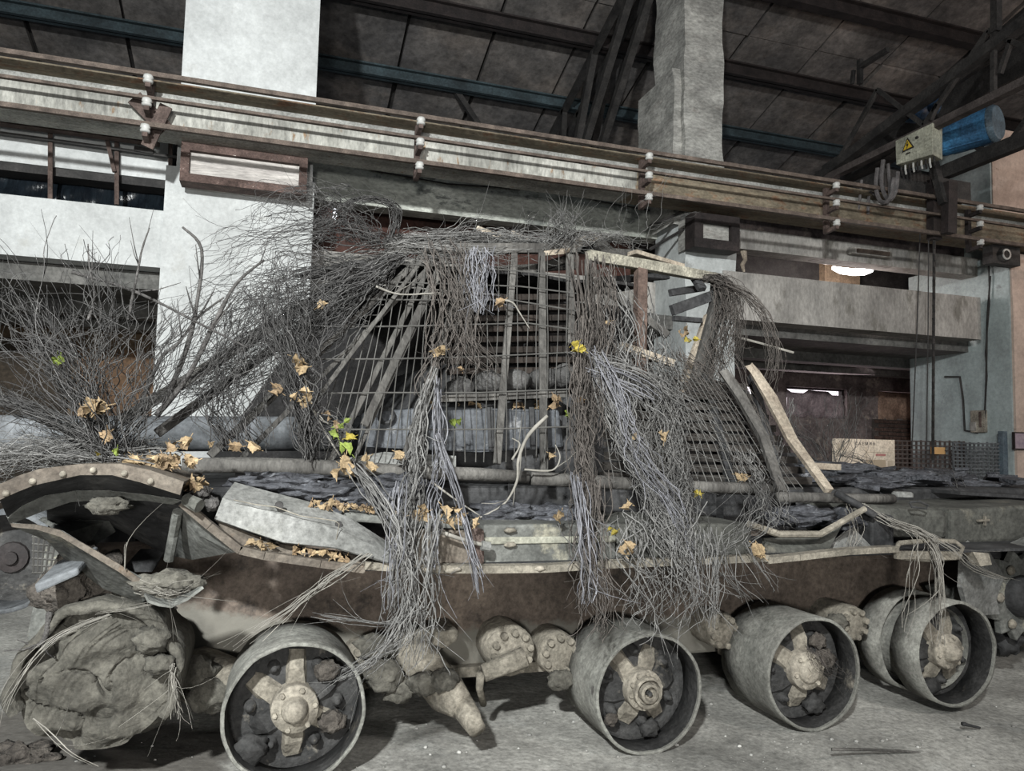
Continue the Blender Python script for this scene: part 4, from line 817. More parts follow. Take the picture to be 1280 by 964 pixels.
# ------------------------------------------------------------------ cage of boards, poles and planks over the turret
G = thing('slat_cage', 'improvised cage of grey boards leaning up over the turret', 'cage', (1.6, 4.3, 1.25))
def gp(nm, pts, w_, h_, m=WOOD, lab=None, up=(0, 1, 0)):
    mb = MB()
    for (a, b) in zip(pts, pts[1:]): mb.bar(at(*a[:2], Y=a[2]), at(*b[:2], Y=b[2]), w_, h_, up=up)
    o = mb.build(nm, m, G, False, .004)
    if lab: o['label'] = lab
    return o
for a, b, w_ in (((492, 313, 4.3), (150, 527, 3.72), .07), ((508, 315, 4.3), (196, 542, 3.70), .06), ((532, 316, 4.3), (262, 570, 3.68), .05), ((545, 318, 4.3), (410, 582, 3.68), .04), ((520, 330, 4.3), (330, 500, 3.75), .035), ((552, 318, 4.3), (300, 575, 3.72), .035), ((530, 322, 4.25), (380, 520, 3.7), .03), ((556, 330, 4.25), (440, 580, 3.7), .025), ((560, 314, 4.3), (455, 532, 3.75), .055), ((589, 314, 4.3), (503, 580, 3.7), .05), ((600, 316, 4.32), (586, 405, 4.1), .05), ((643, 316, 4.3), (621, 580, 3.7), .055), ((677, 314, 4.3), (680, 592, 3.7), .06), ((712, 318, 4.3), (714, 430, 4.05), .07), ((735, 325, 4.3), (738, 600, 3.7), .06)):
    gp('board', [a, b], w_*.74, .02)
for a, b, w_, h_ in (((484, 311, 4.3), (718, 311, 4.32), .05, .06), ((486, 303, 4.5), (560, 300, 5.0), .08, .05), ((560, 300, 5.0), (800, 318, 5.0), .06, .05)):
    gp('top_rail', [a, b], w_, h_, WOOD, None, (0, 0, 1))
gp('edge_rail', [(735, 320, 4.3), (820, 334, 4.45), (898, 349, 4.6)], .07, .06, mat('lichen_grey_rail', (.34, .32, .26), (.17, .16, .13), 10, .95, .8, bscale=30), 'crusty pale rail')
gp('rusty_post', [(801, 338, 4.4), (799, 470, 4.2)], .07, .07, mat('rusty_post', (.115, .08, .065), (.065, .045, .037), 7, .9, .5), 'rusty post')
gp('post', [(868, 480, 4.5), (906, 350, 4.6)], .10, .07, WOOD); gp('post', [(850, 490, 4.5), (885, 395, 4.6)], .05, .04, WOODL); gp('post', [(895, 350, 4.6), (884, 480, 4.5)], .06, .05, WOOD)
for a, b, w_, m in (((840, 388, 4.5), (898, 367, 4.6), .075, TANKDARK), ((838, 366, 4.6), (878, 360, 4.7), .05, TANKDARK), ((866, 343, 4.6), (878, 362, 4.5), .06, TANKDARK), ((842, 398, 4.5), (876, 401, 4.55), .035, TANKDARK), ((755, 360, 4.5), (835, 420, 4.3), .05, WOOD), ((745, 352, 4.6), (835, 345, 4.7), .05, TANKDARK), ((775, 432, 4.2), (842, 455, 4.2), .05, WOODL), ((640, 345, 4.5), (720, 320, 4.5), .05, WOOD), ((500, 345, 4.6), (720, 332, 4.6), .05, WOOD)):
    gp('beam', [a, b], w_, .04, m)
for a, b, w_, m in (((692, 316, 4.25), (742, 296, 4.9), .13, WOODL), ((742, 299, 4.9), (775, 328, 4.4), .13, WOOD), ((790, 316, 4.5), (850, 334, 4.6), .10, WOODL), ((655, 300, 4.6), (684, 312, 4.35), .09, WOOD), ((596, 285, 4.6), (640, 302, 4.5), .03, WOODL), ((640, 291, 4.7), (668, 304, 4.5), .03, WOODL)):
    gp('roof_board', [a, b], w_, .03, m, None, (0, 0, 1))
tarp = mat('charred_tarp_and_backing', (.028, .026, .026), (.012, .012, .012), 5, .9, .6)
rows = []
for j in range(5):
    Y = 4.42+.4*j; rows.append([(.50+.26*i+(-.1*j if i < 4 else 0), Y, 2.54+.05*j+.03*noise.noise(Vector((i*.9, j*.8, 3)))) for i in range(8)])
MB().sheet(rows, -.02).build('roof_tarpaulin', tarp, G)
rows = []
for j in range(6): rows.append([(-.45+.2*j*.9+.31*i*(1-.03*j), 6.0-.0*j+.05*noise.noise(Vector((i, j, 8))), 1.25+.29*j) for i in range(11)])
MB().sheet(rows, .02).build('dark_back_sheet', tarp, G)  # dark sheet added behind the cage to keep its inside black
# split pale board and grey stake leaning at the right end of the cage
def leaning(nm, lab, pts, w_, th, m):
    P = [at(*p[:2], Y=p[2]) for p in pts]; mb = MB(); rows = []
    for i, p in enumerate(P):
        t = (P[min(i+1, len(P)-1)]-P[max(i-1, 0)]).normalized(); s = t.cross(Vector((0, 1, 0))).normalized(); ww = w_[i]/2
        rows.append([p-s*ww, p-s*ww*.1+Vector((0, -.008, 0)), p+s*ww])
    o = mb.sheet(rows, -th).build(nm, m); return tag(o, lab, 'board')
leaning('split_board', 'pale split board leaning from the cage to the charred pole', [(935, 458, 4.1), (942, 468, 4.08), (962, 500, 3.98), (988, 552, 3.82), (1034, 616, 3.5)], [.01, .05, .075, .06, .045], .03, WOODL)
leaning('wooden_stake', 'grey wooden stake leaning beside the pale split board', [(902, 466, 4.1), (925, 500, 4.0), (952, 550, 3.8), (974, 618, 3.55)], [.04, .055, .055, .045], .035, WOOD)
tag(MB().tube([at(908, 418, Y=4.4), at(950, 429, Y=4.3), at(992, 441, Y=4.2)], .008, 6).build('thin_stick', STRAW), 'thin pale stick jutting out right of the hanging vines', 'stick')

# ------------------------------------------------------------------ wire mesh screens tied over the cage
S1 = thing('wire_screen', 'rectangular wire mesh screen leaning before the turret box', 'wire mesh', at(560, 580, Y=3.66))
def ys1(py): return 4.26-(py-312)/268*.62
for i in range(27):
    xb = 392+i*12.6; xt = xb+max(0, (560-xb))*.42+4
    pts = []
    for k in range(6):
        t = k/5; py = 316+(578-316)*t
        if i < 7: py = max(py, 316+(7-i)*13)
        px = xt+(xb-xt)*t+1.6*math.sin(i*2.1+k*1.3); pts.append(at(px, py, Y=ys1(py)-.012))
    MB().tube(pts, .0028, 4).build('vertical_wire', WIRE, S1)
for pts in ([(478, 329), (560, 333), (640, 338), (722, 347)], [(425, 374), (520, 375), (640, 375), (722, 389)], [(385, 409), (500, 408), (660, 404), (724, 413)], [(375, 449), (480, 449), (600, 446), (726, 440)], [(385, 492), (480, 491), (600, 491), (726, 486)], [(380, 537), (470, 537), (600, 537), (726, 533)], [(470, 352), (560, 355), (650, 358), (722, 367)]):
    MB().tube([at(x, y, Y=ys1(y)-.018) for x, y in pts], .0042, 5).build('cross_wire', WIRE, S1)
S2 = thing('wire_screen', 'square wire mesh screen sagging before the dark side slats', 'wire mesh', at(880, 600, Y=3.7))
Q = [at(738, 420, Y=3.95), at(905, 476, Y=4.25), at(1004, 612, Y=3.72), at(768, 604, Y=3.55)]
def q2(s, t):
    p = (Q[0]*(1-s)+Q[1]*s)*(1-t)+(Q[3]*(1-s)+Q[2]*s)*t; return p+Vector((0, -.05*math.sin(math.pi*s)*math.sin(math.pi*t)+.02*noise.noise(p*3), .015*noise.noise(p*4)))
for i in range(25): MB().tube([q2(i/24, k/6) for k in range(7)], .0026, 4).build('vertical_wire', WIRE, S2)
for j in range(15): MB().tube([q2(k/8, j/14) for k in range(9)], .0026, 4).build('cross_wire', WIRE, S2)

# ------------------------------------------------------------------ vines, twigs, brush
def catmull(P, m):
    P = np.asarray(P); n = len(P); out = []
    for i in range(n-1):
        a, b, c, d = P[max(i-1, 0)], P[i], P[i+1], P[min(i+2, n-1)]
        for t in np.arange(m)/m: out.append(.5*(2*b+(c-a)*t+(2*a-5*b+4*c-d)*t*t+(3*b-a-3*c+d)*t**3))
    out.append(P[-1]); return np.array(out)
def np_at(px, py, Y):
    d = np.array(ray(px, py)); return np.array([0, 0, CAM_H])+d*(Y/d[1])
def tubes(lines, sides=3):
    V = []; F = []; o = 0
    for P, rad in lines:
        n = len(P); t = np.gradient(P, axis=0); t /= np.linalg.norm(t, axis=1)[:, None]+1e-9
        ref = np.array([.31, -.9, .29]); a = np.cross(t, ref); a /= np.linalg.norm(a, axis=1)[:, None]+1e-9; b = np.cross(t, a)
        q = np.arange(sides)*2*np.pi/sides
        ring = P[:, None, :]+rad[:, None, None]*(a[:, None, :]*np.cos(q)[None, :, None]+b[:, None, :]*np.sin(q)[None, :, None])
        V.append(ring.reshape(-1, 3)); i = np.arange(n-1)[:, None]*sides; k = np.arange(sides)[None, :]; k2 = (k+1) % sides
        F.append((np.stack([i+k, i+k2, i+sides+k2, i+sides+k], -1).reshape(-1, 4)+o)); o += n*sides
    return np.concatenate(V), np.concatenate(F)
def strand_lines(guide, n, r=.004, wig=.02, fork=.25, yj=.06, cut=(0, .12, .82, 1), seg=7, freq=2.2, corr=.75):
    L = []; g = len(guide)
    for _ in range(n):
        e = RNG.normal(size=2); ey = RNG.normal(); P = []
        for (x, y, Y, sp) in guide:
            sx, sy = (sp if isinstance(sp, tuple) else (sp*.8, sp*.22)); f = RNG.normal(size=2)
            P.append(np_at(x+sx*(corr*e[0]+(1-corr)*f[0]*1.2), y+sy*(corr*e[1]+(1-corr)*f[1]*1.2), max(2.6, Y+yj*(ey*.8+RNG.normal()*.3))))
        C = catmull(P, 6); ln = np.linalg.norm(np.diff(C, axis=0), axis=1).sum(); m = max(12, int(ln/.019)); s = np.linspace(0, 1, m)
        C = np.stack([np.interp(s, np.linspace(0, 1, len(C)), C[:, k]) for k in range(3)], 1)
        for step, amp in ((.17, 1.25), (.065, .55), (.03, .13)):
            nk = max(4, int(ln/step)+2); K = catmull(RNG.normal(size=(nk, 3))*np.array([1, .6, .45]), 4)
            C = C+wig*.62*amp*np.stack([np.interp(s, np.linspace(0, 1, len(K)), K[:, k]) for k in range(3)], 1)*np.minimum(1, s*5)[:, None]
        a = int(m*RNG.uniform(cut[0], cut[1])); b = max(a+4, int(m*RNG.uniform(cut[2], cut[3]))); C = C[a:b]; m = len(C)
        r0 = r*.8*RNG.uniform(.5, 1.4); rad = r0*np.linspace(1, .45, m); L.append((C, rad))
        nf = RNG.poisson(fork*2)
        for _f in range(nf):
            i = RNG.integers(m//4, m-2); dr = C[min(i+2, m-1)]-C[max(i-2, 0)]; dr /= np.linalg.norm(dr)+1e-9
            dv = dr+RNG.normal(size=3)*.55; dv /= np.linalg.norm(dv); l2 = RNG.uniform(.06, .22); tt = np.linspace(0, 1, 5)[:, None]
            L.append((C[i]+dv*l2*tt+RNG.normal(size=3)*.05*tt**2, r0*.6*np.linspace(1, .4, 5)))
    return L
def bundle(name, label, cat, specs, m, group=None):
    L = []
    for sp in specs: L += strand_lines(**sp)
    V, F = tubes(L); o0 = Vector(((V[:, 0].min()+V[:, 0].max())/2, (V[:, 1].min()+V[:, 1].max())/2, V[:, 2].min()))
    me = bpy.data.meshes.new(name); V = V-np.array(o0)
    me.vertices.add(len(V)); me.vertices.foreach_set('co', V.ravel().astype(np.float32))
    me.loops.add(F.size); me.loops.foreach_set('vertex_index', F.ravel().astype(np.int32))
    me.polygons.add(len(F)); me.polygons.foreach_set('loop_start', (np.arange(len(F))*4).astype(np.int32)); me.polygons.foreach_set('loop_total', np.full(len(F), 4, np.int32))
    me.update(calc_edges=True); me.materials.append(m); o = bpy.data.objects.new(name, me); COL.objects.link(o); o.location = o0
    o['kind'] = 'stuff'; return tag(o, label, cat, group)
G4 = lambda *a, **k: dict(guide=list(a), **k)

v_brown = bundle('hanging_vines', 'brown vine bundle hanging behind the wire mesh centre', 'vines', [
    G4((560, 300, 4.2, 22), (572, 360, 4.05, 14), (566, 420, 3.9, 11), (556, 480, 3.8, 9), n=22, r=.0042, wig=.026),
    G4((535, 305, 4.2, 14), (548, 370, 4.0, 12), (540, 440, 3.85, 10), (528, 500, 3.75, 8), n=13, r=.004, wig=.028),
    G4((585, 305, 4.2, 20), (592, 360, 4.05, 14), (590, 420, 3.95, 12), (583, 480, 3.8, 8), n=13, r=.004, wig=.028),
    G4((560, 345, 4.05, 10), (590, 430, 3.9, 16), (620, 470, 3.85, 16), n=14, r=.004, wig=.03)], VINEBR)
v_fend = bundle('hanging_vines', 'long grey vine bundle draped over the bent grey plate end', 'vines', [
    G4((545, 455, 3.72, 6), (527, 520, 3.62, 6), (522, 580, 3.5, 10), (512, 650, 3.12, 16), (505, 720, 3.02, 18), (490, 800, 3.02, 28), n=40, r=.0042, wig=.022, cut=(0, .25, .7, 1)),
    G4((430, 575, 3.5, 14), (470, 620, 3.15, 10), (500, 690, 3.02, 14), (500, 770, 3.0, 20), (470, 830, 3.0, 34), n=22, r=.004, wig=.02, cut=(0, .1, .7, 1)),
    G4((540, 640, 3.1, 16), (530, 720, 3.0, 14), (525, 790, 3.0, 18), (520, 850, 3.02, 24), n=22, r=.004, wig=.024),
    G4((530, 760, 3.0, 14), (490, 780, 3.0, 12), (440, 775, 3.0, 14), (390, 768, 3.0, 10), n=10, r=.0028, wig=.012),
    G4((520, 750, 3.0, 16), (500, 800, 2.95, 14), (460, 830, 2.95, 16), (430, 850, 2.95, 20), n=26, r=.003, wig=.02, fork=.6)], VINE)
v_lil = bundle('hanging_vines', 'narrow lilac-grey vine strand hanging past the lever', 'vines', [
    G4((545, 540, 3.6, 3), (565, 600, 3.4, 3), (582, 660, 3.08, 4), (600, 752, 3.05, 4), n=12, r=.0045, wig=.006, fork=0, cut=(0, .05, .9, 1), corr=.85),
    G4((575, 640, 3.1, 4), (592, 690, 3.05, 6), (612, 735, 3.04, 6), n=3, r=.003, wig=.01)], VINEPU)
v_lil2 = bundle('hanging_vines', 'lilac-grey vine strands in front of the brown side panel', 'vines', [
    G4((545, 470, 3.7, 4), (548, 560, 3.55, 5), (540, 640, 3.1, 8), (540, 720, 3.0, 9), n=10, r=.0045, wig=.015), G4((500, 600, 3.2, 8), (492, 680, 3.02, 8), (490, 770, 3.0, 8), n=9, r=.0042, wig=.012)], VINEPU)
v_mid = bundle('hanging_vines', 'dense dark vine curtain hanging from the cage over the dark wheel', 'vines', [
    G4((718, 300, 4.2, 14), (730, 400, 3.95, 16), (724, 480, 3.75, 9), (728, 560, 3.5, 10), (735, 620, 3.4, 15), (733, 700, 3.05, 10), (738, 775, 3.02, 16), n=58, r=.0042, wig=.02, cut=(0, .3, .7, 1)),
    G4((750, 320, 4.2, 16), (752, 400, 4.0, 16), (748, 480, 3.8, 14), (742, 560, 3.6, 10), n=46, r=.004, wig=.026),
    G4((740, 590, 3.4, 14), (745, 680, 3.05, 14), (755, 750, 3.0, 18), (750, 800, 3.0, 24), n=26, r=.0038, wig=.02)], VINEBR)
v_big = bundle('hanging_vines', 'widest grey vine curtain falling from cage roof past fender', 'vines', [
    G4((760, 330, 4.3, 22), (775, 410, 4.05, 24), (785, 490, 3.85, 24), (800, 560, 3.6, 22), (820, 640, 3.15, 26), (850, 720, 3.02, 30), n=50, r=.004, wig=.034, cut=(0, .4, .6, 1), corr=.5),
    G4((745, 440, 3.85, 16), (770, 520, 3.7, 14), (800, 590, 3.45, 12), (830, 650, 3.1, 14), (860, 720, 3.02, 16), n=36, r=.0042, wig=.022, fork=.2, corr=.6),
    G4((815, 360, 4.5, 16), (822, 430, 4.25, 20), (838, 500, 4.0, 18), (846, 580, 3.7, 15), (860, 660, 3.1, 20), (872, 760, 3.0, 20), n=60, r=.004, wig=.036, cut=(0, .45, .7, 1), corr=.5),
    G4((800, 640, 3.1, 60), (810, 690, 3.02, 60), (820, 750, 3.0, 55), (815, 790, 3.0, 50), n=52, r=.0034, wig=.028, cut=(0, .2, .6, 1), fork=.5, corr=.6),
    G4((880, 660, 3.1, 20), (885, 720, 3.0, 16), (885, 790, 3.0, 14), n=26, r=.0036, wig=.018, fork=.5),
    G4((720, 440, 3.9, 20), (800, 470, 3.85, 20), (870, 520, 3.9, 24), (920, 580, 3.8, 18), n=14, r=.0038, wig=.03)], VINE)
v_bigp = bundle('hanging_vines', 'lilac-grey vines slanting across the wide vine curtain', 'vines', [
    G4((735, 430, 3.85, 12), (772, 500, 3.7, 12), (792, 560, 3.55, 12), (830, 620, 3.2, 14), (870, 690, 3.02, 14), n=24, r=.0042, wig=.022, fork=.2, corr=.55),
    G4((720, 590, 3.4, 5), (728, 650, 3.05, 6), (735, 720, 3.0, 7), (733, 760, 3.0, 8), n=16, r=.0045, wig=.012),
    G4((600, 310, 4.15, 14), (600, 350, 4.05, 14), (604, 395, 3.95, 10), n=34, r=.0042, wig=.022), G4((745, 460, 3.8, 20), (790, 480, 3.78, 16), (815, 500, 3.75, 16), n=14, r=.0045, wig=.02)], VINEPU)
v_right = bundle('hanging_vines', 'brown vine tuft drooping from the right corner of the cage', 'vines', [
    G4((880, 348, 4.55, 12), (908, 352, 4.4, 9), (920, 400, 4.3, 14), (912, 460, 4.25, 18), n=60, r=.004, wig=.022),
    G4((890, 350, 4.5, 10), (930, 366, 4.3, 9), (958, 400, 4.25, 8), (968, 450, 4.2, 8), (962, 490, 4.2, 10), n=26, r=.0042, wig=.02, fork=.15),
    G4((900, 350, 4.5, 10), (905, 400, 4.4, 10), (893, 450, 4.3, 12), (880, 500, 4.2, 18), n=38, r=.004, wig=.026),
    G4((890, 420, 4.4, 14), (910, 470, 4.25, 14), (935, 520, 4.1, 16), (955, 600, 3.8, 16), n=22, r=.0036, wig=.02),
    G4((840, 440, 4.3, 20), (860, 470, 4.2, 26), (900, 500, 4.1, 24), n=40, r=.0038, wig=.035)], VINEBR)
v_low = bundle('hanging_vines', 'pale vine bundle trailing over the oblong step into the last wheel', 'vines', [
    G4((1072, 628, 3.5, 6), (1115, 652, 3.3, 9), (1158, 668, 3.15, 8), (1172, 700, 3.05, 5), (1174, 750, 3.03, 6), (1175, 815, 3.04, 5), n=22, r=.0042, wig=.014, cut=(0, .3, .75, 1)),
    G4((1110, 650, 3.3, 8), (1150, 668, 3.12, 8), (1150, 700, 3.04, 8), (1142, 760, 3.02, 10), (1135, 800, 3.02, 10), n=6, r=.0035, wig=.014),
    G4((1150, 662, 3.15, 8), (1190, 685, 3.05, 8), (1220, 712, 3.04, 10), (1275, 728, 3.1, 6), n=7, r=.0038, wig=.01),
    G4((1058, 630, 3.4, 8), (1066, 665, 3.25, 8), (1056, 695, 3.2, 8), n=8, r=.003, wig=.01)], STRAW)
v_stray = bundle('hanging_vines', 'thin stray stems arching over the fender beside the stake foot', 'vines', [
    G4((930, 560, 3.75, 14), (950, 600, 3.6, 18), (945, 650, 3.15, 20), (905, 690, 3.05, 20), n=20, r=.0034, wig=.03),
    G4((950, 600, 3.6, 20), (965, 635, 3.3, 14), (975, 660, 3.2, 16), n=24, r=.003, wig=.03),
    G4((990, 500, 4.2, 6), (975, 560, 3.9, 8), (960, 620, 3.6, 8), n=6, r=.0035, wig=.02),
    G4((905, 680, 3.05, 14), (915, 720, 3.0, 16), (945, 755, 3.0, 14), n=10, r=.003, wig=.015),
    G4((940, 680, 3.05, 16), (955, 715, 3.0, 14), (972, 745, 3.0, 12), n=7, r=.0028, wig=.015)], VINE)
v_strap = bundle('hanging_vines', 'sparse pale stems slanting down over the leading dusty wheel', 'vines', [
    G4((460, 692, 3.04, 5), (415, 722, 2.98, 6), (370, 755, 2.96, 10), (290, 815, 2.95, 24), n=11, r=.003, wig=.012, fork=.15, corr=.85)], STRAW)
b_left = bundle('brushwood', 'big fan of dark twigs sprouting over the front mudguard', 'brushwood', [
    G4((130, 590, 3.4, 10), (110, 520, 3.4, 22), (70, 440, 3.4, 46), (20, 360, 3.4, (70, 55)), n=85, r=.0035, wig=.022, fork=.9, yj=.16, corr=.5),
    G4((130, 585, 3.4, 12), (120, 500, 3.4, 18), (130, 420, 3.4, 36), (120, 340, 3.4, (60, 45)), n=34, r=.0034, wig=.045, fork=.9, yj=.16, corr=.5),
    G4((140, 580, 3.4, 12), (90, 540, 3.4, 14), (30, 510, 3.4, 22), (-40, 480, 3.4, 36), n=60, r=.0034, wig=.02, fork=.9, yj=.16, corr=.5),
    G4((145, 585, 3.4, 12), (170, 520, 3.4, 18), (200, 440, 3.4, 26), (235, 370, 3.4, 40), n=44, r=.0034, wig=.045, fork=.9, yj=.14),
    G4((120, 455, 3.4, 10), (128, 400, 3.4, 16), (120, 340, 3.4, 16), (112, 300, 3.4, 26), n=10, r=.0032, wig=.03)], TWIG)
b_low = bundle('brushwood', 'matted grey twigs lying flat along the mudguard top', 'brushwood', [
    G4((190, 575, 3.4, (20, 10)), (120, 572, 3.35, (20, 9)), (50, 565, 3.3, (20, 14)), (-30, 580, 3.3, (24, 22)), n=100, r=.0032, wig=.045, fork=.9, yj=.14, corr=.35),
    G4((200, 560, 3.7, (20, 12)), (130, 560, 3.7, (20, 12)), (40, 560, 3.7, (20, 14)), n=60, r=.003, wig=.045, fork=.9, yj=.14, corr=.35)], VINE)
b_diag = bundle('brushwood', 'long dark twigs slanting along the leaning cage boards', 'brushwood', [
    G4((500, 318, 4.25, 10), (420, 375, 4.0, (18, 22)), (330, 440, 3.85, (24, 28)), (210, 510, 3.65, (30, 24)), n=95, r=.0036, wig=.035, fork=.7, corr=.4),
    G4((470, 340, 4.1, 14), (400, 385, 3.95, (20, 22)), (340, 420, 3.85, (24, 26)), n=60, r=.0034, wig=.045, fork=.7, corr=.45)], TWIG)
b_arc = bundle('brushwood', 'curving twigs sweeping off the cage corner across the white column', 'brushwood', [
    G4((480, 305, 4.25, 10), (420, 285, 4.1, (16, 14)), (340, 300, 3.95, (20, 22)), (250, 350, 3.85, (34, 40)), n=44, r=.0027, wig=.06, fork=.9, corr=.4),
    G4((470, 310, 4.2, 10), (430, 262, 4.1, (18, 14)), (380, 255, 4.0, (22, 18)), (320, 280, 3.9, (30, 26)), n=34, r=.0027, wig=.07, fork=.9, corr=.4),
    G4((450, 330, 4.1, 14), (370, 340, 3.95, (18, 18)), (290, 390, 3.8, (26, 30)), (225, 460, 3.7, (26, 30)), n=44, r=.0027, wig=.06, fork=.9, corr=.4),
    G4((490, 300, 4.3, 6), (496, 262, 4.3, 6), (462, 248, 4.25, 10), (425, 262, 4.2, 10), (405, 300, 4.2, 14), n=34, r=.0034, wig=.015, fork=.3)], TWIG)
b_col = bundle('brushwood', 'thick upright twig clump left of the wire mesh', 'brushwood', [
    G4((385, 575, 3.6, 6), (378, 520, 3.58, 10), (350, 430, 3.6, 16), (325, 350, 3.65, 24), n=70, r=.0036, wig=.025, fork=.7, corr=.45),
    G4((388, 570, 3.6, 8), (382, 480, 3.6, 14), (372, 400, 3.65, 18), (350, 320, 3.7, 22), n=46, r=.0036, wig=.045, fork=.7, corr=.45),
    G4((300, 560, 3.6, 30), (280, 500, 3.6, 30), (300, 430, 3.65, 34), (330, 360, 3.7, 30), n=60, r=.0032, wig=.045, fork=.9),
    G4((390, 520, 3.58, (16, 14)), (405, 540, 3.56, (18, 12)), (400, 555, 3.56, (16, 12)), n=24, r=.0028, wig=.04)], TWIG)
b_roof = bundle('brushwood', 'tangle of pale twigs lying over the cage roof', 'brushwood', [
    G4((480, 306, 4.35, (14, 8)), (560, 298, 4.4, (20, 8)), (640, 300, 4.4, (20, 8)), (720, 308, 4.35, (20, 8)), n=70, r=.0034, wig=.045, fork=.7),
    G4((500, 310, 4.3, (20, 8)), (560, 318, 4.25, (24, 8)), (640, 316, 4.25, (24, 8)), n=40, r=.0034, wig=.035, fork=.7),
    G4((700, 312, 4.3, 14), (706, 288, 4.3, 12), (698, 262, 4.3, 14), n=50, r=.0036, wig=.045, fork=.7, corr=.4),
    G4((710, 305, 4.35, 16), (745, 292, 4.5, 14), (790, 305, 4.6, 18), n=34, r=.0027, wig=.07, fork=.7, corr=.45),
    G4((560, 300, 4.4, 20), (590, 275, 4.4, 16), (625, 268, 4.4, 18), n=8, r=.003, wig=.02), G4((640, 300, 4.4, 20), (650, 280, 4.4, 16), (660, 262, 4.4, 16), n=6, r=.003, wig=.02),
    G4((425, 325, 4.2, (20, 12)), (470, 315, 4.2, (20, 10)), (500, 300, 4.3, (16, 8)), n=30, r=.0036, wig=.03)], VINE)
b_tall = bundle('brushwood', 'few tall thin stems rising before the pale rough column', 'brushwood', [
    G4((765, 310, 4.6, 6), (770, 265, 4.6, 8), (776, 220, 4.6, 12), n=4, r=.0026, wig=.045, fork=.2), G4((800, 320, 4.6, 6), (812, 275, 4.6, 8), (835, 210, 4.6, 8), n=3, r=.0024, wig=.045, fork=.2),
    G4((810, 290, 4.6, 10), (840, 275, 4.7, 10), (880, 262, 4.8, 6), n=3, r=.0022, wig=.02)], VINE)
b_far = bundle('brushwood', 'faint dark twigs standing on the far engine deck', 'brushwood', [
    G4((1045, 590, 4.9, 8), (1050, 540, 4.9, 16), (1055, 490, 4.9, 26), n=26, r=.003, wig=.045, fork=.9), G4((1030, 580, 4.9, 10), (1000, 540, 4.9, (20, 14)), (985, 510, 4.9, (24, 14)), n=24, r=.0028, wig=.045, fork=.9),
    G4((1080, 590, 4.9, 6), (1075, 575, 4.9, 8), (1045, 565, 4.9, 12), n=14, r=.0035, wig=.035, fork=.7, corr=.45), G4((1200, 612, 4.1, 14), (1185, 592, 4.1, 12), (1170, 580, 4.1, 14), n=5, r=.004, wig=.02, fork=.3)], TWIG)
b_mudw = bundle('root_wisps', 'pale rootlets trailing off the mud-caked wheel', 'roots', [
    G4((140, 768, 3.15, 8), (70, 800, 3.05, 8), (20, 860, 3.0, 10), (5, 905, 3.0, 16), n=7, r=.003, wig=.008, fork=.3),
    G4((120, 766, 3.15, 8), (150, 762, 3.2, 8), (215, 752, 3.1, 8), n=6, r=.0025, wig=.008, fork=.3), G4((217, 830, 3.2, 3), (218, 860, 3.2, 4), (222, 905, 3.2, 12), n=16, r=.0022, wig=.012, fork=.4),
    G4((40, 898, 3.05, 3), (80, 935, 3.0, 3), (125, 960, 3.0, 3), n=2, r=.003, wig=.005)], STRAW)
b_straw = bundle('root_wisps', 'dry straw scraps caught in the bent mudguard tip', 'straw', [
    G4((185, 735, 3.1, (14, 8)), (205, 738, 3.08, (14, 8)), (228, 733, 3.08, (14, 8)), n=50, r=.0024, wig=.006, fork=.1), G4((155, 712, 3.08, 1), (156, 690, 3.08, 1), (157, 676, 3.08, 1), n=2, r=.003, wig=.002, fork=.2)], STRAW)
b_wheel = bundle('root_wisps', 'loose grass stems stuck inside the flat-capped wheel', 'straw', [G4((1015, 810, 3.33, 8), (1030, 835, 3.33, 8), (1048, 848, 3.34, 10), n=24, r=.0018, wig=.03, fork=.3)], VINEBR)

# single thick branches
def branch(label, pts, r, m=BARK, name='branch', Y=3.6, twigs=3):
    P = catmull([np_at(x, y, Y) for x, y in pts], 5); P = [Vector(p) for p in P]; n = len(P)
    rad = [r*(1-.6*i/(n-1))*random.uniform(.9, 1.12) for i in range(n)]
    mb = MB(); mb.tube(P, rad, 7, .08)
    for _ in range(twigs):
        i = random.randrange(n//3, n-1); d = (P[i]-P[i-1]).normalized()+Vector((random.uniform(-.8, .8), random.uniform(-.4, .4), random.uniform(-.3, .8))); d.normalize(); l = random.uniform(.08, .2)
        mb.tube([P[i], P[i]+d*l*.5, P[i]+d*l+Vector((0, 0, .02))], [rad[i]*.5, rad[i]*.4, rad[i]*.2], 5)
    return tag(mb.build(name, m, None, True), label, 'branch')
branch('dark branch standing upright before the white column', [(205, 505), (232, 440), (246, 380), (252, 312), (228, 284)], .013)
branch('crooked branch crossing the white column to a knobbed tip', [(195, 520), (235, 470), (270, 400), (295, 355), (330, 325)], .014)
branch('thin branch reaching far over the brush fan', [(170, 520), (200, 450), (222, 430), (250, 395), (280, 372)], .010)
branch('long branch stretching across from dark opening to the cage', [(90, 340), (170, 365), (260, 410), (310, 435)], .008, Y=3.55)
branch('wavy thin branch waving over the white parapet', [(110, 400), (118, 370), (112, 335), (110, 305)], .006, Y=3.4)
branch('forked wavy branch at the parapet edge', [(160, 400), (172, 340), (178, 310), (187, 285)], .006, Y=3.4)
branch('pale crooked branch hanging over the stowage bin', [(684, 520), (660, 545), (648, 575), (646, 602), (630, 630), (600, 647)], .010, STRAW, Y=3.42)
branch('pale hooked twig curling above the lower pole', [(640, 575), (650, 556), (640, 548)], .006, STRAW, Y=3.5, twigs=1)
branch('pale curved branch by the thick vine curtain', [(655, 587), (690, 588), (700, 572), (694, 556)], .006, STRAW, Y=3.5, twigs=1)
branch('straight pale rod crossing in front of the bin', [(540, 603), (570, 625), (600, 645)], .006, STRAW, Y=3.3, twigs=0)
branch('pale peeled branch lying on the wire mesh', [(470, 358), (500, 368), (550, 366)], .007, STRAW, Y=4.0)
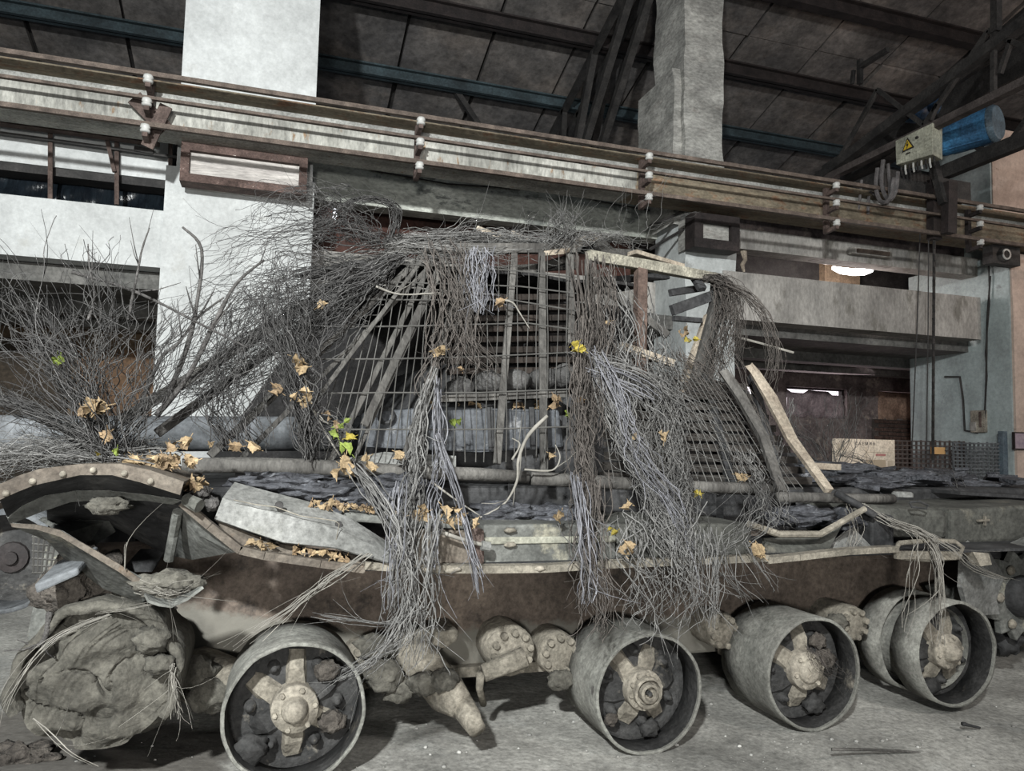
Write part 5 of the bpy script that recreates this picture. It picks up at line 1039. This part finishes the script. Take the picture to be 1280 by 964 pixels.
branch('bent pale branch hooked through the wire mesh', [(620, 374), (640, 378), (650, 392), (662, 411)], .007, STRAW, Y=4.0, twigs=0)
branch('lichen-grey branch leaning on the pole end', [(380, 470), (395, 520), (425, 570)], .009, STRAW, Y=3.58)
branch('long dry branch lying on the floor near the last wheels', [(1040, 937), (1100, 938), (1160, 943), (1215, 962)], .008, WOOD, Y=2.98, twigs=2)
branch('short black stick on the floor below the last wheel', [(1203, 905), (1225, 910)], .012, TANKDARK, Y=3.1, twigs=0)
branch('dark root leaning against the earth lump', [(62, 765), (55, 800), (36, 812)], .012, BARK, Y=3.2)

# ------------------------------------------------------------------ leaves
def leaf(p, s, m, parent, lab=None):
    p = Vector(p); q = Matrix.Rotation(random.uniform(0, 6.28), 3, 'Y') @ Matrix.Rotation(random.uniform(-1.1, 1.1), 3, 'X') @ Matrix.Rotation(random.uniform(-1.1, 1.1), 3, 'Z')
    out = [(0, -1), (.3, -.85), (.62, -.62), (.6, -.3), (.72, .05), (.48, .25), (.36, .6), (.15, .6), (0, 1.1), (-.12, .62), (-.42, .55), (-.45, .2), (-.75, .1), (-.6, -.3), (-.55, -.7), (-.3, -.8)]
    mb = MB(); cu = random.uniform(.6, 1.5); V = [q @ (Vector((x, cu*(abs(x)**1.4)*.8-.35*cu*z*z+random.uniform(-.08, .08), z))*s) for x, z in out]; n = len(V)
    c = q @ Vector((0, -.12*s, -.1*s)); mb.add([p+c]+[p+v for v in V], [(0, 1+i, 1+(i+1) % n) for i in range(n)])
    mb.tube([p+q @ Vector((0, 0, -s)), p+q @ Vector((.1*s, -.1*s, -1.6*s))], .0016, 4)
    o = mb.build('leaf', m, parent)
    if lab: o['label'] = lab
    return o
def lv(x, y, Y, s, m, par, n=1, sp=4):
    for _ in range(n): leaf(at(x+random.uniform(-sp, sp), y+random.uniform(-sp, sp), Y=Y+random.uniform(-.03, .03)), s*random.uniform(.7, 1.2), m, par)
lv(405, 381, 3.85, .032, LEAF, b_diag, 2, 2); lv(548, 440, 3.8, .035, LEAF, v_brown, 3, 4); lv(627, 381, 3.95, .032, LEAFB, S1, 2, 3); lv(575, 462, 3.75, .02, LEAFB, v_brown, 2, 3)
lv(371, 455, 3.5, .032, LEAF, b_col, 4, 6); lv(376, 495, 3.5, .032, LEAF, b_col, 5, 9); lv(345, 488, 3.5, .028, LEAFB, b_col, 2, 4)
lv(122, 512, 3.2, .045, LEAF, b_left, 6, 9); lv(105, 520, 3.2, .022, LEAFB, b_left, 3, 5); lv(135, 545, 3.2, .025, LEAFB, b_left, 3, 4); lv(121, 566, 3.1, .02, LEAFY, b_left, 1, 1); lv(146, 566, 3.15, .02, LEAFG, b_left, 2, 3); lv(73, 452, 3.3, .025, LEAFG, b_left, 2, 3)
lv(430, 585, 3.4, .035, LEAF, b_col, 5, 9); lv(465, 577, 3.45, .032, LEAF, b_col, 4, 9); lv(500, 570, 3.45, .03, LEAF, b_col, 2, 3); lv(433, 562, 3.4, .036, LEAFG, b_col, 2, 4); lv(425, 533, 3.45, .022, LEAFG, b_col, 5, 10); lv(415, 522, 3.45, .02, LEAFB, b_col, 4, 9); lv(440, 545, 3.45, .022, LEAFY, b_col, 3, 7)
lv(570, 530, 3.7, .022, LEAFG, S1, 3, 5); lv(724, 432, 3.75, .03, LEAFY, v_mid, 5, 6); lv(725, 500, 3.65, .03, LEAFB, v_mid, 3, 5); lv(692, 500, 3.7, .028, LEAFB, S1, 4, 6); lv(708, 515, 3.7, .022, LEAFG, v_mid, 3, 5)
lv(690, 569, 3.55, .026, LEAF, S1, 2, 3); lv(700, 645, 3.1, .03, LEAF, v_mid, 2, 3); lv(783, 684, 2.98, .03, LEAF, v_big, 5, 6); lv(785, 630, 3.1, .022, LEAF, v_big, 2, 6); lv(765, 665, 3.05, .02, LEAFY, v_big, 2, 4)
lv(830, 546, 3.55, .03, LEAF, v_big, 2, 4); lv(793, 545, 3.6, .02, LEAF, v_big, 2, 6); lv(875, 615, 3.4, .022, LEAFY, v_big, 3, 5); lv(930, 598, 3.6, .03, LEAF, v_stray, 3, 4); lv(948, 688, 3.05, .035, LEAF, v_stray, 4, 5); lv(862, 428, 4.15, .022, LEAFY, v_right, 3, 9); lv(850, 418, 4.15, .022, LEAFB, v_right, 5, 9); lv(762, 402, 4.0, .022, LEAF, v_big, 2, 3)
lv(530, 642, 3.1, .03, LEAF, v_lil2, 5, 10); lv(568, 643, 3.1, .03, LEAF, v_lil2, 5, 12); lv(592, 655, 3.08, .026, LEAF, v_lil, 2, 4)
LT = thing('leaf_litter', 'scatter of dry ochre leaves on the fender by the mudguard', 'leaves', at(220, 590, Y=3.3))
for x, y, n, sp in ((212, 578, 16, 12), (195, 580, 8, 14), (245, 604, 14, 12), (165, 578, 8, 14), (262, 554, 2, 4), (293, 556, 3, 4), (318, 560, 3, 4), (215, 560, 3, 5), (232, 553, 3, 5), (240, 575, 5, 9)):
    for _ in range(n): leaf(at(x+random.uniform(-sp, sp), y+random.uniform(-sp, sp)*.5, Y=3.22+random.uniform(-.08, .1)), random.uniform(.018, .032), random.choice((LEAF, LEAFB, LEAF)), LT)
LT2 = thing('leaf_litter', 'dry leaf scraps in the gap below the bent grey plate', 'leaves', at(360, 690, Y=3.13))
for k in range(26):
    t = random.random(); leaf(at(310+130*t, 679+20*t+random.uniform(-3, 3), Y=3.12), random.uniform(.012, .024), random.choice((LEAF, LEAFB)), LT2)
LT3 = thing('leaf_litter', 'crumbled leaves along the shelf above the brown side panel', 'leaves', at(480, 635, Y=3.3))
for k in range(40):
    t = random.random(); leaf(at(385+200*t, 628+22*t+random.uniform(-3, 3), Y=3.24), random.uniform(.012, .024), random.choice((LEAF, LEAFB)), LT3)
LT4 = thing('leaf_litter', 'leaf scraps on top of the turret box behind the mesh', 'leaves', at(570, 508, Y=3.95))
for k in range(20):
    leaf(at(random.choice((540, 570, 590, 650, 680))+random.uniform(-10, 10), 508+random.uniform(-4, 2), Y=3.95), random.uniform(.014, .024), random.choice((LEAF, LEAFB)), LT4)
# ------------------------------------------------------------------ floor debris
mb = MB()
for k in range(260):
    x = random.choice((random.uniform(-.8, 4.6), random.gauss(2.4, .5), random.gauss(.9, .5))); y = random.choice((random.uniform(2.7, 4.2), random.gauss(3.1, .12))); s = random.choice((.003, .003, .004, .005, .006, .010))*random.uniform(.6, 1.3)
    mb.blob((x, y, ground_z(x, y)+s*.3), (s*1.2, s, s*.7), .3, 2, 1, k)
o = mb.build('gravel', mat('pale_grit', (.36, .36, .34), (.22, .21, .195), 6, .95, .2, island=.4), None, True); o['kind'] = 'stuff'; tag(o, 'pale grit and plaster crumbs strewn on the dusty floor', 'gravel')
mb = MB()
for k in range(70):
    x = random.gauss(-.85, .25); y = random.gauss(3.0, .22); s = random.uniform(.012, .05); mb.blob((x, y, ground_z(x, y)+s*.3), (s*1.3, s, s*.8), .45, 2.4, 2, k)
o = mb.build('mud_crumbs', DARKMUD, None, True); o['kind'] = 'stuff'; tag(o, 'dark crumbled earth on the floor below the mud-caked wheel', 'earth')
tag(MB().blob(at(20, 955, Z=.05), (.16, .10, .07), .5, 2.4, 4, 3).build('earth_clod', DARKMUD, None, True), 'dark clod of earth at the bottom corner of the floor', 'clod')
# ------------------------------------------------------------------ another wheel standing behind on the left
c = at(2, 703, Y=4.0); w2 = MB(); r = .235
w2.lathe([(r-.02, 0), (r, 0), (r, .5), (r-.02, .5), (r-.02, 0)], c, 'y', 40, .004); ow = thing('spare_wheel', 'grey drum wheel standing on the floor behind the mud-caked wheel', 'wheel', c-Vector((0, 0, r)))
w2.lathe([(r*.93, .03), (r*.93, .5)], c, 'y', 40).build('rim', STEELGREY, ow, True)
MB().lathe([(0, .16), (r*.5, .15), (r*.8, .2), (r-.02, .2)], c, 'y', 32).build('disc', DISC, ow, True)
MB().lathe([(0, .11), (.03, .11), (.03, .13), (.07, .135), (.075, .16)], c, 'y', 16).build('hub', DARKST, ow)
gr = thing('wire_basket', 'small wire grid leaning between grey drum wheel and mudguard', 'wire grid', at(58, 720, Y=3.9))
for k in range(7): MB().tube([at(42+k*7, 655+k*5, Y=3.9), at(42+k*5, 715, Y=3.9)], .005, 4).build('wire', WIRE, gr)
for k in range(7): MB().tube([at(40, 662+k*9, Y=3.9), at(52+k*5, 664+k*9, Y=3.9)], .005, 4).build('wire', WIRE, gr)
